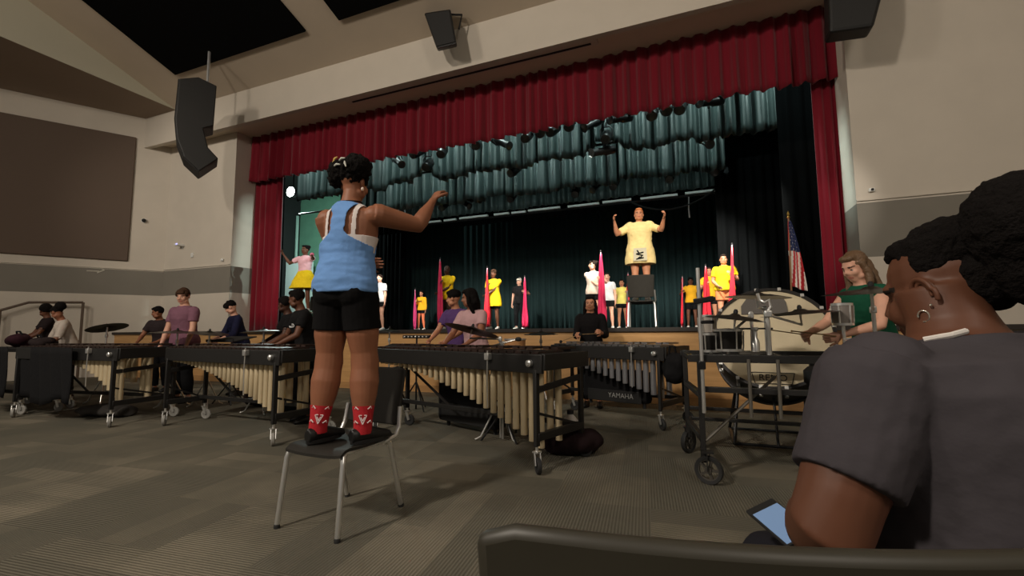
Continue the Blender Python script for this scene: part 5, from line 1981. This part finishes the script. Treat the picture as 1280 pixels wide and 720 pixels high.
for x in (-.36, .36):
    cr.tube([(x, -.1, .03), (x * .8, .10, bc.z - .42)], .016, 8)
    cr.tube([(x, .62, .03), (x * .8, .20, bc.z - .42)], .016, 8)
    cr.tube([(x, -.1, .03), (x, .62, .03)], .016, 8)
cr.tube([(-.36, -.1, .03), (.36, -.1, .03)], .014, 8)
cr.tube([(-.36, .62, .03), (.36, .62, .03)], .014, 8)
cr.tube([(0, -.1, .03), (0, .05, bc.z - .50)], .012, 8)
cr.build('cradle', black_metal, bd)


def small_drum(name, label, px, py, Y, r, h, shell, head, stand_z, tilt=0, group=None):
    p = at(px, py, Y)
    o = thing(name, label, 'drum', (p.x, Y, p.z), 0, group)
    M = Euler((R(tilt), 0, 0)).to_matrix()
    MB().lathe([(r * .86, -h / 2), (r * .98, -h * .1), (r, h / 2 - .01)], (0, 0, 0), M, n=26).build('shell', shell, o)
    MB().lathe([(r * .99, h / 2 - .012), (r * .98, h / 2), (.005, h / 2 + .003)], (0, 0, 0), M, n=26).build('head', head, o)
    for z in (-h / 2 + .01, h / 2 - .012):
        MB().lathe([(r * .99, z - .008), (r * 1.06, z - .008), (r * 1.06, z + .010), (r * .99, z + .010)], (0, 0, 0), M, n=26, closed=True).build('hoop', chrome, o)
    for k in range(6):
        a = 2 * math.pi * k / 6
        d = M @ V((math.cos(a), math.sin(a), 0))
        MB().tube([d * r * 1.08 + M @ V((0, 0, h / 2 - .02)), d * r * 1.02 + M @ V((0, 0, -h / 2 + .02))], .006, 6).build('tension_rod', chrome, o)
    if stand_z is not None:
        MB().tube([(0, .0, -h / 2), (0, 0, stand_z - p.z)], .012, 8).build('mount', chrome, o)
    return o


dark_head = mat('dark_head', srgb(36, 33, 30), .6)
small_drum('bongo', 'smaller left bongo with chrome hardware on the rack by the tall chrome pole', 888, 428, 3.84, .072, .15, shell_m, dark_head, .91, 0, 'bongos')
small_drum('bongo', 'larger right bongo with chrome hardware on the rack', 910, 425, 3.84, .100, .17, shell_m, dark_head, .91, 0, 'bongos')
small_drum('tom_drum', 'small pale grey drum behind the left bongo', 884, 406, 4.3, .068, .17, mat('shell_grey', srgb(176, 168, 158), .5), mat('shell_grey', srgb(176, 168, 158), .5), .91)
small_drum('tom_drum', 'grey cylinder drum by the red curtain left of the girl in green', 1053, 393, 4.1, .066, .17, mat('shell_steel', srgb(150, 142, 136), .4, .4), dark_head, .91)
small_drum('snare_drum', 'shallow white drum on the rack below the right cymbal', 1078, 428, 3.9, .10, .06, white_plastic, white_plastic, .91)

# chrome pole at the left end of the rack
p = at(872, 337, 3.72)
o = thing('chrome_pole', 'tall chrome pole with black clamps at the left end of the drum rack', 'pole', (p.x, 3.62, 0))
MB().tube([(0, 0, .50), (0, 0, p.z)], .014, 10).build('pole', chrome, o)
MB().box((.03, -.01, 1.31), (.14, .04, .04), Euler((0, R(-8), 0))).build('clamp', black_metal, o, bevel=.006)
MB().box((.05, -.01, 1.15), (.09, .03, .025)).build('clamp', black_metal, o, bevel=.006)
MB().box((0, .0, .84), (.05, .05, .06)).build('clamp', black_metal, o, bevel=.006)
# cymbals on the rack
rack = dict(group='rack cymbals', tripod=False)
cymbal_on_stand('cymbal above the top of the bass drum head', 947, 370, 4.05, .235, (0, 3), (at(955, 370, 4.2).x, 4.2, .90), base_z=.90, **rack)
cymbal_on_stand('tilted cymbal in front of the left part of the bass drum', 919, 397, 3.62, .20, (3, 7), (at(939, 397, 3.85).x, 3.85, .90), base_z=.90, **rack)
cymbal_on_stand('wide thin cymbal crossing the middle of the bass drum head', 1000, 391, 4.0, .27, (1, -4), (at(958, 391, 3.72).x, 3.72, .90), base_z=.90, **rack)
cymbal_on_stand('large dark cymbal in front of the girl in green', 1089, 364, 3.35, .255, (4, -2), (at(1090, 370, 3.70).x, 3.70, .90), base_z=.90, **rack)
# curved clamp on the chrome boom
p = at(957, 375, 3.72)
o = thing('boom_clamp', 'chrome clamp with curled arms above the drum rack', 'clamp', p)
MB().tube([(-.05, 0, .05), (-.04, 0, .0), (-.01, 0, -.02), (.02, 0, .0), (.03, 0, -.05), (.0, 0, -.09), (.01, 0, -.16), (.01, 0, p.z * -1 + .915)], .012, 8).build('arm', chrome, o)
MB().box((.01, -.01, -.10), (.05, .04, .05)).build('block', chrome, o, bevel=.008)
# foot of small hardware on the rack
p = at(919, 416, 3.80)
o = thing('percussion_mount', 'short chrome mount standing on the rack right of the bongos', 'mount', (at(944, 430, 3.80).x, 3.80, .91))
MB().lathe([(.03, 0), (.03, .10), (.018, .12), (.018, .17), (.026, .18), (.026, .20)], n=14).build('post', chrome, o)
MB().box((0, 0, .012), (.22, .06, .02)).build('base', mat('grey_tube', srgb(120, 116, 108), .4, .6), o)
MB().tube([(-.14, 0, .19), (.12, 0, .19)], .006, 8).build('rod', black_metal, o)
# black stool on the far side
o = thing('drum_throne', 'black padded stool behind the right part of the drum rack', 'stool', (.93, 4.20, 0))
MB().lathe([(.15, .66), (.18, .68), (.18, .77), (.15, .80), (.02, .805)], n=26).build('seat', black_matte, o)
MB().tube([(0, 0, .66), (0, 0, .2)], .018, 8).build('post', chrome, o)
for a in (90, 210, 330):
    d = V((math.cos(R(a)), math.sin(R(a)), 0))
    MB().tube([V((0, 0, .40)), d * .27 + V((0, 0, .012))], .011, 8).build('leg', chrome, o)
# ================================================================ light
def area(name, loc, target, size, power, col, size_y=None, spread=180):
    l = bpy.data.lights.new(name, 'AREA')
    l.energy = power; l.color = col; l.size = size
    l.spread = R(spread)
    if size_y:
        l.shape = 'RECTANGLE'; l.size_y = size_y
    o = bpy.data.objects.new(name, l); COL.objects.link(o)
    o.location = loc
    o.rotation_euler = (V(target) - V(loc)).to_track_quat('-Z', 'Y').to_euler()
    return o


def spot(name, loc, target, power, col, ang=40, blend=.5, r=.08):
    l = bpy.data.lights.new(name, 'SPOT')
    l.energy = power; l.color = col; l.spot_size = R(ang); l.spot_blend = blend; l.shadow_soft_size = r
    o = bpy.data.objects.new(name, l); COL.objects.link(o)
    o.location = loc
    o.rotation_euler = (V(target) - V(loc)).to_track_quat('-Z', 'Y').to_euler()
    return o


warm = (1, .89, .76)
area('house_light', (-4.3, -4.2, 7.2), (-2.5, 3.5, 1), .55, 370, warm)
area('house_light', (-9, -3.5, 6.8), (-6, 6, 3), 1.2, 170, warm)
area('house_light', (4.5, -3.5, 6.8), (2, 6, 3), 1.4, 140, warm)
spot('pier_fill', (-10.8, -1.0, 6.7), (-12.2, 8.0, 4.2), 620, warm, 44, .8, .2)  # added lamp, aimed only at the left pier to brighten it
# front-of-house spots on the conductor and the front performers
spot('front_spot', (1.5, -3.0, 6.9), (-.85, 8.05, 2.2), 4800, (1, .90, .74), 16, .6)
spot('front_spot', (-3.5, -3.0, 6.9), (-8.9, 8.35, 2.2), 1900, (1, .90, .80), 14, .6)
spot('front_spot', (3.2, -3.0, 6.9), (1.4, 9.4, 2.4), 1500, (1, .92, .82), 10, .6)  # added to brighten the flag and the right performers
# stage lamps, with added fills for the borders and the wing
cool = (.80, 1, .95)
for i in range(9):
    x = -10.0 + i * 1.45
    area('border_fill', (x, 9.15, 6.35), (x + .1, 9.95, 5.0), .25, 11, cool, .1, 160)  # unseen lamps added to light the front border curtain
for i in range(7):
    x = -8.4 + i * 1.45
    area('border_fill', (x, 10.9, 6.2), (x + .1, 11.7, 4.8), .25, 8, cool, .1, 160)  # more added lamps, for the middle border row
area('border_fill', (-3.8, 12.4, 5.1), (-3.8, 13.5, 5.0), 9.5, 8, cool, .15, 170)  # added strip that brightens the rear border row
area('wing_fill', (-14.0, 12.9, 5.2), (-16.9, 16.5, 3.4), .6, 190, cool)  # unseen lamp added to brighten the green wall
for x in (-8, -5, -2, 0.2):
    spot('stage_spot', (x, 9.4, 4.8), (x - .2, 13.2, 1.9), 1600, (1, .95, .85), 55, .8)
spot('stage_spot', (1.6, 9.3, 4.8), (.8, 11.3, 2.0), 350, (1, .95, .85), 45, .7)
area('flood_light_beam', tuple(at(364, 240, 13.05)), (-6, 9.5, 2.5), .35, 160, cool)
# slanted beams on the jambs
for i in range(9):
    spot('jamb_spot', (1.0, 9.0, 5.2), (JL, 8.52 - .025 * i, 4.4 - .28 * i), 1100, cool, 4.6, 1, .03)
for i in range(6):
    spot('jamb_spot', (-9.0, 9.0, 5.2), (JR, 8.48 - .04 * i, 4.2 - .26 * i), 1200, cool, 4.6, 1, .03)

wld = bpy.data.worlds.new('world')
wld.use_nodes = True
wld.node_tree.nodes['Background'].inputs[0].default_value = (1, .9, .78, 1)
wld.node_tree.nodes['Background'].inputs[1].default_value = .12
scene.world = wld
vs = scene.view_settings
vs.view_transform = 'Standard'
vs.look = 'None'
vs.gamma = 1
vs.use_curve_mapping = False
vs.exposure = .18
